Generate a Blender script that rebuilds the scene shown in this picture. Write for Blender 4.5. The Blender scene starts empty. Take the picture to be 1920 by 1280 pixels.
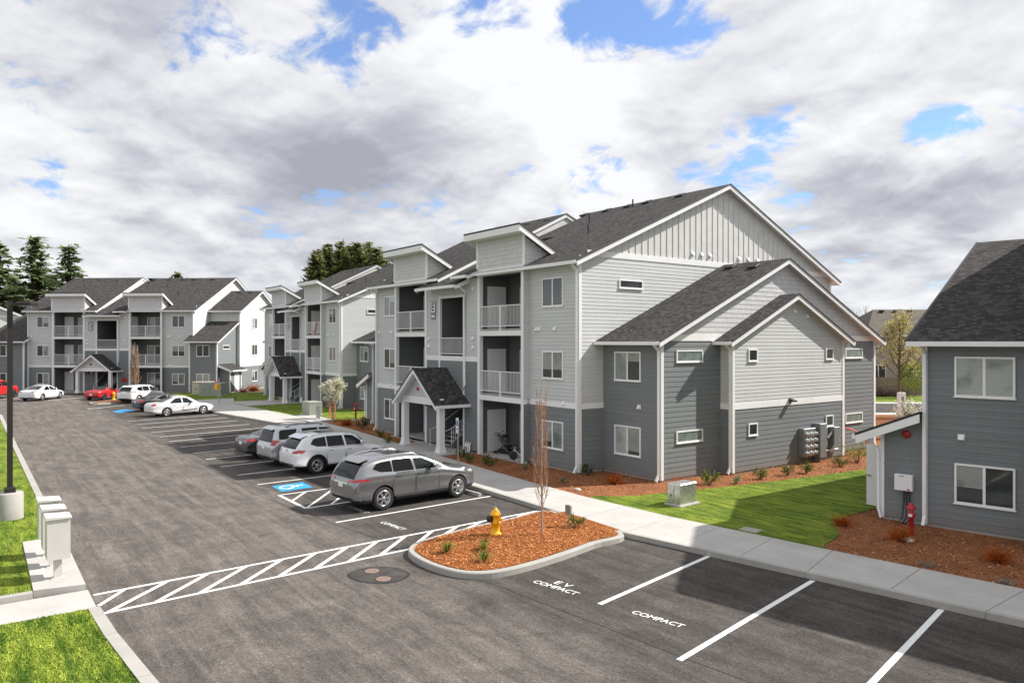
import bpy, bmesh, math, random
from mathutils import Vector, Matrix
from mathutils.bvhtree import BVHTree
R = math.radians
scene = bpy.context.scene
COL = scene.collection
rng = random.Random(7)

# ------------------------------------------------------------------ camera, sun, view
CAMZ, FPX = 5.6, 1400.0
FWD = math.atan(1027 / FPX)                      # angle between view axis and -X
Fv = Vector((-math.cos(FWD), math.sin(FWD), 0)); Rv = Vector((Fv.y, -Fv.x, 0))
cam = bpy.data.cameras.new('camera'); co = bpy.data.objects.new('camera', cam); COL.objects.link(co)
cam.sensor_width = 36; cam.lens = 36 * FPX / 1920; cam.clip_end = 4000; cam.clip_start = .1
co.location = (0, 0, CAMZ)
co.rotation_euler = (R(90), 0, math.atan2(Fv.y, Fv.x) - R(90))
scene.camera = co
def at(depth, px, z=0):                          # point at a distance ahead of the camera
    p = Fv * depth + Rv * ((px - 960) / FPX * depth); return Vector((p.x, p.y, z))

SUN_AZ, SUN_EL = R(22.5), R(42.5)
sdir = Vector((math.sin(SUN_AZ) * math.cos(SUN_EL), math.cos(SUN_AZ) * math.cos(SUN_EL), math.sin(SUN_EL)))
sl = bpy.data.lights.new('sun', 'SUN'); so = bpy.data.objects.new('sun', sl); COL.objects.link(so)
sl.energy = 5.0; sl.angle = R(.5); sl.color = (1, .955, .89)
so.rotation_euler = (-sdir).to_track_quat('-Z', 'Y').to_euler()
so.location = (0, 0, 60)
scene.view_settings.view_transform = 'Standard'; scene.view_settings.look = 'None'
scene.view_settings.exposure = .5; scene.view_settings.gamma = 1

# ------------------------------------------------------------------ node helpers
class NT:
    def __init__(s, tree): s.t = tree; s.n = tree.nodes; s.l = tree.links
    def new(s, typ, ins=None, **kw):
        nd = s.n.new(typ)
        for k, v in kw.items(): setattr(nd, k, v)
        for k, v in (ins or {}).items():
            sock = nd.inputs[k]
            if isinstance(v, bpy.types.NodeSocket): s.l.new(v, sock)
            else: sock.default_value = v
        return nd
    def math(s, op, a, b=0.0, c=0.0, clamp=False):
        nd = s.new('ShaderNodeMath', {0: a, 1: b, 2: c}, operation=op); nd.use_clamp = clamp; return nd.outputs[0]
    def vmath(s, op, a, b=(0, 0, 0)):
        nd = s.new('ShaderNodeVectorMath', {0: a, 1: b}, operation=op)
        return nd.outputs['Value'] if op in ('DOT_PRODUCT', 'LENGTH', 'DISTANCE') else nd.outputs[0]
    def noise(s, vec, scale, detail=3, rough=.55, dist=0.0):
        return s.new('ShaderNodeTexNoise', {'Vector': vec, 'Scale': scale, 'Detail': detail, 'Roughness': rough, 'Distortion': dist}).outputs[0]
    def ramp(s, fac, stops, interp='LINEAR'):
        nd = s.new('ShaderNodeValToRGB', {0: fac}); r = nd.color_ramp; r.interpolation = interp
        while len(r.elements) < len(stops): r.elements.new(.5)
        for e, (p, c) in zip(r.elements, stops):
            e.position = p; e.color = (c, c, c, 1) if isinstance(c, (int, float)) else tuple(c) + (1,)
        return nd.outputs[0]
    def mix(s, fac, a, b, mode='MIX'):
        nd = s.new('ShaderNodeMix', data_type='RGBA', blend_type=mode)
        for i, v in ((0, fac), (6, a), (7, b)):
            if isinstance(v, bpy.types.NodeSocket): s.l.new(v, nd.inputs[i])
            else: nd.inputs[i].default_value = v if i == 0 else ((v, v, v, 1) if isinstance(v, (int, float)) else tuple(v)[:3] + (1,))
        return nd.outputs[2]
    def maprange(s, v, a, b, c=0.0, d=1.0, smooth=False):
        nd = s.new('ShaderNodeMapRange', {0: v, 1: a, 2: b, 3: c, 4: d}); nd.clamp = True
        if smooth: nd.interpolation_type = 'SMOOTHSTEP'
        return nd.outputs[0]

MATS = {}
def mat(name, col=(.5, .5, .5), rough=.6, metal=0.0, fn=None, spec=.5, coat=0.0, **kw):
    if name in MATS: return MATS[name]
    m = bpy.data.materials.new(name); m.use_nodes = True
    nt = NT(m.node_tree); b = m.node_tree.nodes['Principled BSDF']
    b.inputs['Base Color'].default_value = tuple(col) + (1,)
    b.inputs['Roughness'].default_value = rough; b.inputs['Metallic'].default_value = metal
    b.inputs['Specular IOR Level'].default_value = spec
    b.inputs['Coat Weight'].default_value = coat; b.inputs['Coat Roughness'].default_value = .04
    for k, v in kw.items(): b.inputs[k].default_value = v
    if fn: fn(nt, b)
    MATS[name] = m; return m
def vary(scale=3, amt=.12, detail=4, bump=0.0, bscale=60, coord='Object'):
    """base colour broken up by noise plus a fine bump"""
    def fn(nt, b):
        tc = nt.new('ShaderNodeTexCoord').outputs[coord]
        c = tuple(b.inputs['Base Color'].default_value)[:3]
        n = nt.noise(tc, scale, detail)
        nt.l.new(nt.mix(nt.maprange(n, .3, .7), [x * (1 - amt) for x in c], [min(1, x * (1 + amt)) for x in c]), b.inputs['Base Color'])
        if bump:
            n2 = nt.noise(tc, bscale, 3)
            bp = nt.new('ShaderNodeBump', {'Height': n2, 'Strength': bump, 'Distance': .02})
            nt.l.new(bp.outputs[0], b.inputs['Normal'])
    return fn

def siding_fn(nt, b):
    tc = nt.new('ShaderNodeTexCoord')
    c = tuple(b.inputs['Base Color'].default_value)[:3]
    # butt joints and board-to-board tone, grain stretched along the board
    mp = nt.new('ShaderNodeMapping', {'Vector': tc.outputs['UV'], 'Scale': (.28, 5.0, 1)}).outputs[0]
    v = nt.noise(mp, 1.0, 1)
    w = nt.noise(tc.outputs['Object'], .45, 4)
    mp2 = nt.new('ShaderNodeMapping', {'Vector': tc.outputs['UV'], 'Scale': (6, 90, 1)}).outputs[0]
    g = nt.noise(mp2, 1, 2)
    f = nt.math('ADD', nt.math('MULTIPLY', v, .5), nt.math('ADD', nt.math('MULTIPLY', w, .3), nt.math('MULTIPLY', g, .2)))
    col = nt.mix(nt.maprange(f, .36, .64), [x * .94 for x in c], [x * 1.05 for x in c])
    jr = nt.new('ShaderNodeTexBrick', {'Vector': tc.outputs['UV'], 'Scale': 1.0, 'Mortar Size': .005, 'Brick Width': 3.66, 'Row Height': .2 if max(c) < .3 else .155, 'Color1': (1, 1, 1, 1), 'Color2': (.96, .96, .96, 1), 'Mortar': (.62, .62, .62, 1), 'Bias': 0.0}); jr.offset = .41; jr.offset_frequency = 3
    col = nt.mix(1.0, col, jr.outputs[0], 'MULTIPLY')
    st = nt.noise(nt.new('ShaderNodeMapping', {'Vector': tc.outputs['Object'], 'Scale': (3.5, 3.5, .35)}).outputs[0], 1.0, 4, .65)
    col = nt.mix(nt.maprange(st, .54, .7, 0, .2), col, [x * .7 for x in c])
    oz = nt.new('ShaderNodeSeparateXYZ', {0: tc.outputs['Object']}).outputs[2]
    spl = nt.math('MULTIPLY', nt.maprange(nt.math('ADD', oz, nt.math('MULTIPLY', st, .5)), .35, .9, 1, 0, True), .35)
    col = nt.mix(spl, col, (.2, .15, .11))
    nt.l.new(col, b.inputs['Base Color'])
    bp = nt.new('ShaderNodeBump', {'Height': g, 'Strength': .25, 'Distance': .004}); nt.l.new(bp.outputs[0], b.inputs['Normal'])

def shake_fn(nt, b):
    uv = nt.new('ShaderNodeTexCoord').outputs['UV']
    c = tuple(b.inputs['Base Color'].default_value)[:3]
    br = nt.new('ShaderNodeTexBrick', {'Vector': uv, 'Color1': tuple(x * 1.05 for x in c) + (1,), 'Color2': tuple(x * .93 for x in c) + (1,), 'Mortar': tuple(x * .55 for x in c) + (1,),
        'Scale': 1.0, 'Mortar Size': .006, 'Brick Width': .17, 'Row Height': .2, 'Bias': 0.0, 'Mortar Smooth': .1})
    br.offset = .37; br.offset_frequency = 2
    nt.l.new(br.outputs[0], b.inputs['Base Color'])

def roof_fn(nt, b):
    tc = nt.new('ShaderNodeTexCoord'); uv = tc.outputs['UV']
    wob = nt.noise(uv, 3.0, 2)
    uvw = nt.vmath('ADD', uv, nt.new('ShaderNodeCombineXYZ', {'X': nt.math('MULTIPLY', wob, .25), 'Y': nt.math('MULTIPLY', wob, .012)}).outputs[0])
    br = nt.new('ShaderNodeTexBrick', {'Vector': uvw, 'Color1': (.018, .0185, .021, 1), 'Color2': (.135, .124, .12, 1), 'Mortar': (.012, .012, .013, 1),
        'Scale': 1.0, 'Mortar Size': .008, 'Brick Width': .2, 'Row Height': .135, 'Bias': -.25, 'Mortar Smooth': .3})
    br.offset = .43; br.offset_frequency = 3; br.squash = .7; br.squash_frequency = 2
    n = nt.noise(uv, 1.1, 4); n2 = nt.noise(uv, 55, 2)
    c = nt.mix(nt.maprange(n, .3, .7), br.outputs[0], nt.mix(.55, br.outputs[0], (.06, .055, .053)))
    c = nt.mix(nt.maprange(n2, .35, .7, 0, .35), c, (.11, .1, .095))
    nt.l.new(c, b.inputs['Base Color'])
    bp = nt.new('ShaderNodeBump', {'Height': nt.math('ADD', br.outputs[1], nt.math('MULTIPLY', n2, -.4)), 'Strength': .5, 'Distance': .012}); bp.invert = True
    nt.l.new(bp.outputs[0], b.inputs['Normal'])

def blinds_fn(light, dark, curtain=False, full=False):
    def fn(nt, b):
        tc = nt.new('ShaderNodeTexCoord').outputs['Object']
        sp = nt.new('ShaderNodeSeparateXYZ', {0: tc})
        s = nt.math('FRACT', nt.math('MULTIPLY', sp.outputs[0 if curtain else 2], 9 if curtain else 21))
        s = nt.maprange(s, .25, .6)
        oi = nt.new('ShaderNodeObjectInfo').outputs['Random']
        n = nt.noise(nt.vmath('ADD', tc, nt.new('ShaderNodeCombineXYZ', {'X': nt.math('MULTIPLY', oi, 50)}).outputs[0]), 1.4, 3)
        c = nt.mix(s, dark, light)
        if not curtain and not full:
            low = nt.maprange(oi, .1, .95, -.2, .85); c = nt.mix(nt.math('GREATER_THAN', sp.outputs[2], low), [x * .22 for x in dark], c)
        c = nt.mix(nt.maprange(n, .5, .68, 0, .6), c, [x * .5 for x in dark])
        nt.l.new(c, b.inputs['Base Color'])
    return fn

LIGHT = (.585, .598, .592); DARK = (.2, .217, .223)
M_light = mat('light_lap_siding', LIGHT, .65, fn=siding_fn, spec=.3)
M_dark = mat('dark_lap_siding', DARK, .65, fn=siding_fn, spec=.3)
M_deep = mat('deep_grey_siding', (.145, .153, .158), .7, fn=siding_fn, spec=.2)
M_shake = mat('shingle_siding', (.62, .62, .62), .7, fn=shake_fn, spec=.3)
M_batten = mat('board_siding', (.62, .62, .6), .6, fn=vary(2, .06), spec=.3)
M_trim = mat('white_trim', (.82, .82, .82), .5, fn=vary(1.2, .04), spec=.35)
M_roof = mat('asphalt_shingles', (.05, .05, .05), .95, fn=roof_fn, spec=.15)
M_edge = mat('drip_edge', (.03, .03, .032), .6)
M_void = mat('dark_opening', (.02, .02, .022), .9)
M_vinyl = mat('white_vinyl', (.85, .85, .85), .35)
M_glass = [mat('glass_with_blinds', (.3, .3, .3), .12, fn=blinds_fn((.4, .41, .39), (.17, .185, .175)), coat=1.0),
           mat('glass_dark_room', (.03, .035, .035), .1, fn=vary(1.5, .5), coat=1.0),
           mat('glass_with_curtain', (.3, .3, .3), .1, fn=blinds_fn((.3, .33, .32), (.2, .24, .22), True), coat=1.0),
           mat('glass_frosted', (.17, .21, .19), .15, fn=vary(2.5, .35), coat=1.0),
           mat('glass_blinds_painted_reflection', (.4, .42, .4), .1, fn=blinds_fn((.5, .53, .5), (.27, .3, .28), False, True), coat=1.0)]  # last one: closed blinds, made paler to stand in for cloud reflections
M_door = mat('white_door', (.78, .78, .77), .45, fn=vary(1, .04))
M_conc = mat('concrete', (.36, .345, .32), .85, fn=vary(1.3, .14, 6, .25, 90), spec=.25)
M_metal = mat('galvanised_steel', (.5, .51, .51), .42, .85, fn=vary(4, .15))
M_grey = mat('grey_metal', (.22, .24, .245), .45, .3, fn=vary(5, .1))
M_black = mat('black_plastic', (.018, .018, .02), .5)
M_white = mat('white_paint', (.8, .8, .8), .4)
M_red = mat('red_paint', (.42, .012, .018), .4, fn=vary(6, .15))
M_yel = mat('yellow_paint', (.85, .42, .005), .38, fn=vary(6, .1))
M_rub = mat('tyre_rubber', (.022, .022, .023), .85)
M_alu = mat('alloy', (.62, .62, .63), .3, .9)
M_bark = mat('bark', (.12, .085, .06), .9, fn=vary(9, .3))

# ------------------------------------------------------------------ mesh builder
class MB:
    def __init__(s): s.v = []; s.f = []; s.fm = []; s.mats = []; s.sm = []
    def mi(s, m):
        if m not in s.mats: s.mats.append(m)
        return s.mats.index(m)
    def face(s, pts, m, smooth=False):
        i = len(s.v); s.v.extend([tuple(p) for p in pts]); s.f.append(tuple(range(i, i + len(pts)))); s.fm.append(s.mi(m)); s.sm.append(smooth)
    def add(s, vs, fs, m, smooth=False):
        i = len(s.v); s.v.extend([tuple(p) for p in vs]); k = s.mi(m)
        for f in fs: s.f.append(tuple(i + j for j in f)); s.fm.append(k); s.sm.append(smooth)
    def hexa(s, p, m):   # p: 4 bottom pts ccw, 4 top pts
        s.add(p, [(3, 2, 1, 0), (4, 5, 6, 7), (0, 1, 5, 4), (1, 2, 6, 5), (2, 3, 7, 6), (3, 0, 4, 7)], m)
    def box(s, x0, x1, y0, y1, z0, z1, m):
        s.hexa([(x0, y0, z0), (x1, y0, z0), (x1, y1, z0), (x0, y1, z0), (x0, y0, z1), (x1, y0, z1), (x1, y1, z1), (x0, y1, z1)], m)
    def bev(s, x0, x1, y0, y1, z0, z1, m, b=.02):
        """box with a chamfered top rim and corners"""
        def ring(i, z): return [(x0 + i + b, y0 + i, z), (x1 - i - b, y0 + i, z), (x1 - i, y0 + i + b, z), (x1 - i, y1 - i - b, z), (x1 - i - b, y1 - i, z), (x0 + i + b, y1 - i, z), (x0 + i, y1 - i - b, z), (x0 + i, y0 + i + b, z)]
        s.loft([ring(0, z0), ring(0, z1 - b), ring(b, z1)], m, True, True)
    def loft(s, rings, m, cap0=False, cap1=False, smooth=False):
        n = len(rings[0]); vs = [p for r in rings for p in r]; fs = []
        for k in range(len(rings) - 1):
            for j in range(n): fs.append((k * n + j, k * n + (j + 1) % n, (k + 1) * n + (j + 1) % n, (k + 1) * n + j))
        s.add(vs, fs, m, smooth)
        if cap0: s.face(rings[0][::-1], m)
        if cap1: s.face(rings[-1], m)
    def prism(s, poly, z0, z1, m, top=None):
        n = len(poly); b = [(p[0], p[1], z0) for p in poly]; t = [(p[0], p[1], z1) for p in poly]
        s.add(b + t, [(j, (j + 1) % n, n + (j + 1) % n, n + j) for j in range(n)], m)
        s.face(t, top or m); s.face(b[::-1], m)
    def beam(s, a, b, w, h, m, up=(0, 0, 1)):
        a = Vector(a); b = Vector(b); d = (b - a).normalized(); u = Vector(up)
        if abs(d.dot(u)) > .99: u = Vector((0, 1, 0))
        sd = d.cross(u).normalized() * (w / 2); uu = sd.cross(d).normalized() * (h / 2)
        s.hexa([a - sd - uu, a + sd - uu, b + sd - uu, b - sd - uu, a - sd + uu, a + sd + uu, b + sd + uu, b - sd + uu], m)
    def tube(s, path, r, m, n=8, caps=True):
        rs = r if isinstance(r, (list, tuple)) else [r] * len(path); P = [Vector(p) for p in path]; rings = []
        for i, p in enumerate(P):
            d = (P[min(i + 1, len(P) - 1)] - P[max(i - 1, 0)]).normalized()
            u = Vector((0, 0, 1)) if abs(d.z) < .95 else Vector((1, 0, 0))
            a = d.cross(u).normalized(); b = a.cross(d)
            rings.append([p + (a * math.cos(t) + b * math.sin(t)) * rs[i] for t in [2 * math.pi * k / n for k in range(n)]])
        s.loft([r_[::-1] for r_ in rings], m, caps, caps, True)
    def lathe(s, prof, m, n=20, c=(0, 0, 0), ax='z', smooth=True, cap=True):
        rings = []
        for r, z in prof:
            ring = []
            for k in range(n):
                t = 2 * math.pi * k / n; x, y = r * math.cos(t), r * math.sin(t)
                ring.append({'z': (c[0] + x, c[1] + y, c[2] + z), 'y': (c[0] + x, c[1] + z, c[2] - y), 'x': (c[0] + z, c[1] + x, c[2] + y)}[ax])
            rings.append(ring)
        s.loft(rings, m, cap, cap, smooth)
    def build(s, name, parent=None, loc=None, rot=0.0, mesh_only=False):
        me = bpy.data.meshes.new(name); me.from_pydata([tuple(v) for v in s.v], [], s.f)
        for m in s.mats: me.materials.append(m)
        me.polygons.foreach_set('material_index', s.fm); me.polygons.foreach_set('use_smooth', s.sm)
        uvl = me.uv_layers.new(name='UVMap').data
        for p in me.polygons:
            n = p.normal
            if abs(n.z) > .985 or n.length < .1: u, v = Vector((1, 0, 0)), Vector((0, 1, 0))
            else: u = Vector((-n.y, n.x, 0)).normalized(); v = n.cross(u)
            for li in p.loop_indices:
                q = me.vertices[me.loops[li].vertex_index].co; uvl[li].uv = (q.dot(u), q.dot(v))
        if mesh_only: return me
        return place(name, me, parent, loc, rot)
def place(name, me, parent=None, loc=None, rot=0.0):
    o = bpy.data.objects.new(name, me); COL.objects.link(o)
    if parent: o.parent = parent
    if loc is not None: o.location = loc
    if rot: o.rotation_euler = (0, 0, rot)
    return o
def tag(o, label, cat, group=None):
    o['label'] = label; o['category'] = cat
    if group: o['group'] = group
    return o
def thing(name, label, cat, loc=(0, 0, 0), rot=0.0, group=None):
    o = bpy.data.objects.new(name, None); COL.objects.link(o); o.location = loc; o.rotation_euler = (0, 0, rot)
    o.empty_display_size = .2
    return tag(o, label, cat, group)
def copy_tree(o, parent=None):
    c = o.copy(); COL.objects.link(c)
    if parent: c.parent = parent
    for ch in list(o.children): copy_tree(ch, c)
    return c
def struct(name, mb, kind='structure', **k):
    o = mb.build(name, **k); o['kind'] = kind; return o
def text_mesh(body, size, m, extrude=0.0, align='CENTER', sx=1.0):
    cu = bpy.data.curves.new('lettering', 'FONT'); cu.body = body; cu.size = size; cu.extrude = extrude; cu.align_x = align; cu.align_y = 'CENTER'
    cu.offset = size * .012
    ob = bpy.data.objects.new('lettering', cu); COL.objects.link(ob)
    dg = bpy.context.evaluated_depsgraph_get(); me = bpy.data.meshes.new_from_object(ob.evaluated_get(dg))
    bpy.data.objects.remove(ob); bpy.data.curves.remove(cu)
    me.materials.clear(); me.materials.append(m)
    for v in me.vertices: v.co.x *= sx
    return me
# ------------------------------------------------------------------ apartment buildings
SROT = {'F': 0.0, 'R': R(90), 'L': R(-90), 'B': R(180)}
def pt(side, c, u, z, out=0.0):
    if side == 'F': return (u, c - out, z)
    if side == 'B': return (u, c + out, z)
    if side == 'R': return (c + out, u, z)
    return (c - out, u, z)
def lap(mb, side, c, u0, u1, z0, z1, e, m, t=.016):
    """lapped boards as real tilted strips; u0,u1 may be functions of z"""
    L = u0 if callable(u0) else (lambda z: u0); H = u1 if callable(u1) else (lambda z: u1)
    k = math.floor(z0 / e + 1e-6); za = z0
    while za < z1 - 1e-4:
        zb = min((k + 1) * e, z1); k += 1
        a0, a1, b0, b1 = L(za), H(za), L(zb), H(zb)
        if a1 - a0 > 1e-3:
            if b1 < b0: b0 = b1 = (b0 + b1) / 2
            fl = side in ('L', 'B')
            q = [pt(side, c, a0, za, t), pt(side, c, a1, za, t), pt(side, c, b1, zb, .003), pt(side, c, b0, zb, .003)]
            lip = [pt(side, c, a0, za, 0), pt(side, c, a1, za, 0), pt(side, c, a1, za, t), pt(side, c, a0, za, t)]
            mb.face(q[::-1] if fl else q, m); mb.face(lip[::-1] if fl else lip, m)
        za = zb
def slab(mb, side, c, u0, u1, z0, z1, th, m):
    a, b = pt(side, c, u0, z0, 0), pt(side, c, u1, z1, th)
    mb.box(min(a[0], b[0]), max(a[0], b[0]), min(a[1], b[1]), max(a[1], b[1]), z0, z1, m)
WCACHE = {}
def window(parent, side, c, u0, z0, w, h, kind=0, panes=2, kind2=None):
    k2 = kind if kind2 is None else kind2
    key = (round(w, 2), round(h, 2), panes)
    if key not in WCACHE:
        f = MB(); d = .045; b = .055
        for x0, x1, a, z in ((0, w, 0, b), (0, w, h - b, h), (0, b, b, h - b), (w - b, w, b, h - b)): f.box(x0, x1, -d, .0, a, z, M_vinyl)
        if panes == 2: f.box(w / 2 - .035, w / 2 + .035, -d + .006, 0, b, h - b, M_vinyl)
        f.box(-.03, w + .03, -.062, 0, -.03, -.001, M_vinyl)
        WCACHE[key] = f.build('frame', mesh_only=True)
    pk = key + (kind, k2)
    if pk not in WCACHE:
        g = MB(); b = .055
        if panes == 2:
            g.box(b, w / 2 - .035, -.022, -.018, b, h - b, M_glass[kind]); g.box(w / 2 + .035, w - b, -.026, -.02, b, h - b, M_glass[k2])
        else: g.box(b, w - b, -.024, -.02, b, h - b, M_glass[kind])
        WCACHE[pk] = g.build('glass_pane', mesh_only=True)
    p = pt(side, c, u0 if side in 'FR' else u0 + w, z0, .012)
    o = place('window', WCACHE[key], parent, p, SROT[side]); place('glass_pane', WCACHE[pk], o)
    return o
def gable_roof(parent, name, a0, a1, bL, zL, bR, zR, bH, zH, tr, rakes=(0, 1), gut=(0, 1), th=.07, axis='x', sides=(0, 1), fas=.24):
    """ridge along a; slopes from (bL,zL) up to (bR,zR) and down to (bH,zH); white fascia, gutter and soffit go into tr"""
    rf = MB()
    M = (lambda a, b, z: (a, b, z)) if axis == 'x' else (lambda a, b, z: (b, a, z))
    for k, (b, z) in enumerate(((bL, zL), (bH, zH))):
        if k not in sides: continue
        q = [M(a0, b, z), M(a1, b, z), M(a1, bR, zR), M(a0, bR, zR)]
        lo = [(p[0], p[1], p[2] - .03) for p in q]; hi = q
        if (k == 0) == (axis == 'x'): rf.hexa(lo + hi, M_roof)
        else: rf.hexa(lo[::-1] + hi[::-1], M_roof)
        s = [(p[0], p[1], p[2] - th - .02) for p in q]; s2 = [(p[0], p[1], p[2] - .034) for p in q]
        tr.add(s + s2, [(0, 1, 2, 3), (4, 5, 6, 7), (0, 1, 5, 4), (1, 2, 6, 5), (2, 3, 7, 6), (3, 0, 4, 7)], M_trim)
        for e in rakes:
            aa = a0 if e == 0 else a1; o = (-.04 if e == 0 else .04); o2 = o * 1.9
            w = [M(aa, b, z - fas), M(aa + o, b, z - fas), M(aa + o, bR, zR - fas), M(aa, bR, zR - fas), M(aa, b, z - .035), M(aa + o, b, z - .035), M(aa + o, bR, zR - .035), M(aa, bR, zR - .035)]
            tr.hexa(w, M_trim)
            w = [M(aa - o * .2, b, z - .032), M(aa + o2, b, z - .032), M(aa + o2, bR, zR - .032), M(aa - o * .2, bR, zR - .032), M(aa - o * .2, b, z + .012), M(aa + o2, b, z + .012), M(aa + o2, bR, zR + .012), M(aa - o * .2, bR, zR + .012)]
            rf.hexa(w, M_edge)
        if k in gut:
            sg = -1 if k == 0 else 1
            y0, y1 = sorted((b + sg * .005, b + sg * .12))
            if axis == 'x': tr.box(a0, a1, y0, y1, z - .16, z - .02, M_trim)
            else: tr.box(y0, y1, a0, a1, z - .16, z - .02, M_trim)
    return rf.build(name, parent)
def downspout(par, x, y, z0, z1, dx=0, dy=-1):
    w = .045; mb = MB()
    mb.box(x - w, x + w, y - w, y + w, z0 + .25, z1, M_trim)
    mb.beam((x, y, z0 + .29), (x + dx * .16, y + dy * .16, z0 + .03), .085, .085, M_trim, up=(1, 0, 0) if dy else (0, 1, 0))
    mb.beam((x, y, z1 - .03), (x + dx * .3, y + dy * .3, z1 + .2), .08, .08, M_trim, up=(1, 0, 0) if dy else (0, 1, 0)); mb.build('downspout', par)
VC = {}
def roof_bits(roof, spots, slope):
    for k, (x, y, z, kind) in enumerate(spots):
        if kind not in VC:
            b = MB()
            if kind == 'v': b.bev(-.25, .25, -.2, .2, 0, .12, M_black, .03)
            else: b.tube([(0, 0, -.05), (0, 0, .42)], .04, M_black)
            VC[kind] = b.build('vent', mesh_only=True)
        o = place('roof_vent' if kind == 'v' else 'vent_pipe', VC[kind], roof, (x, y, z))
        if kind == 'v': o.rotation_euler = (math.atan(slope), 0, 0)
def wall_vents(parent, side, c, spots):
    if 'wv' not in VC:
        b = MB(); b.box(-.09, .09, -.015, 0, -.09, .09, M_trim)
        b.add([(-.07, -.016, .07), (.07, -.016, .07), (.07, -.1, -.06), (-.07, -.1, -.06), (-.07, -.016, -.08), (.07, -.016, -.08)], [(0, 1, 2, 3), (0, 3, 4), (1, 5, 2), (3, 2, 5, 4)], M_trim)
        VC['wv'] = b.build('wall_vent', mesh_only=True)
    for u, z in spots: place('wall_vent', VC['wv'], parent, pt(side, c, u, z, .016), SROT[side])
def wall_lamp(parent, side, c, u, z):
    if 'wl' not in VC:
        b = MB(); b.box(-.08, .08, -.05, 0, -.1, .12, M_black); b.hexa([(-.13, -.3, -.02), (.13, -.3, -.02), (.13, -.03, .0), (-.13, -.03, .0), (-.13, -.3, .03), (.13, -.3, .03), (.1, -.03, .13), (-.1, -.03, .13)], M_black)
        b.box(-.1, .1, -.27, -.06, -.028, -.021, M_vinyl)
        VC['wl'] = b.build('wall_lamp', mesh_only=True)
    return place('wall_lamp', VC['wl'], parent, pt(side, c, u, z, .012), SROT[side])
def door(parent, side, c, u0, z0, w, h, m=None):
    key = ('door', w, h)
    if key not in WCACHE:
        b = MB(); t = .09
        b.box(-t, 0, -.04, 0, 0, h + t, M_trim); b.box(w, w + t, -.04, 0, 0, h + t, M_trim); b.box(0, w, -.04, 0, h, h + t, M_trim)
        b.box(.005, w - .005, -.022, 0, .01, h - .005, M_door)
        WCACHE[key] = b.build('door', mesh_only=True)
        k = MB(); k.lathe([(.03, 0), (.03, .03), (.012, .03), (.012, .06), (.035, .07), (.03, .1)], M_grey, 10, (w - .09, -.022, 1.0), 'y')
        me = k.build('door_handle', mesh_only=True)
        for v in me.vertices: v.co.y = -.022 - abs(v.co.y + .022)
        WCACHE[key + ('k',)] = me
    o = place('door', WCACHE[key], parent, pt(side, c, u0 if side in 'FR' else u0 + w, z0, .02), SROT[side]); place('door_handle', WCACHE[key + ('k',)], o); return o
def slider(parent, c, u0, z0, w=1.75, h=2.05):
    return window(parent, 'F', c, u0, z0, w, h, 2, 2, 1)

ZE, PIT, DEP, LEN = 8.95, .437, 18.88, 18.87
RY = DEP / 2
def ztop(y): return ZE + PIT * ((y if y < RY else DEP - y) + .45)
def railing(parent, x0, x1, y, z0, z1, mid=True):
    b = MB(); b.box(x0, x1, y - .025, y + .025, z1 - .04, z1, M_trim); b.box(x0, x1, y - .02, y + .02, z0 + .08, z0 + .115, M_trim)
    n = max(2, int((x1 - x0) / .105))
    for i in range(1, n):
        x = x0 + (x1 - x0) * i / n; b.box(x - .009, x + .009, y - .009, y + .009, z0 + .115, z1 - .04, M_trim)
    if mid: b.box((x0 + x1) / 2 - .04, (x0 + x1) / 2 + .04, y - .035, y + .035, z0 - .28, z1, M_trim)
    return b.build('railing', parent)

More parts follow.
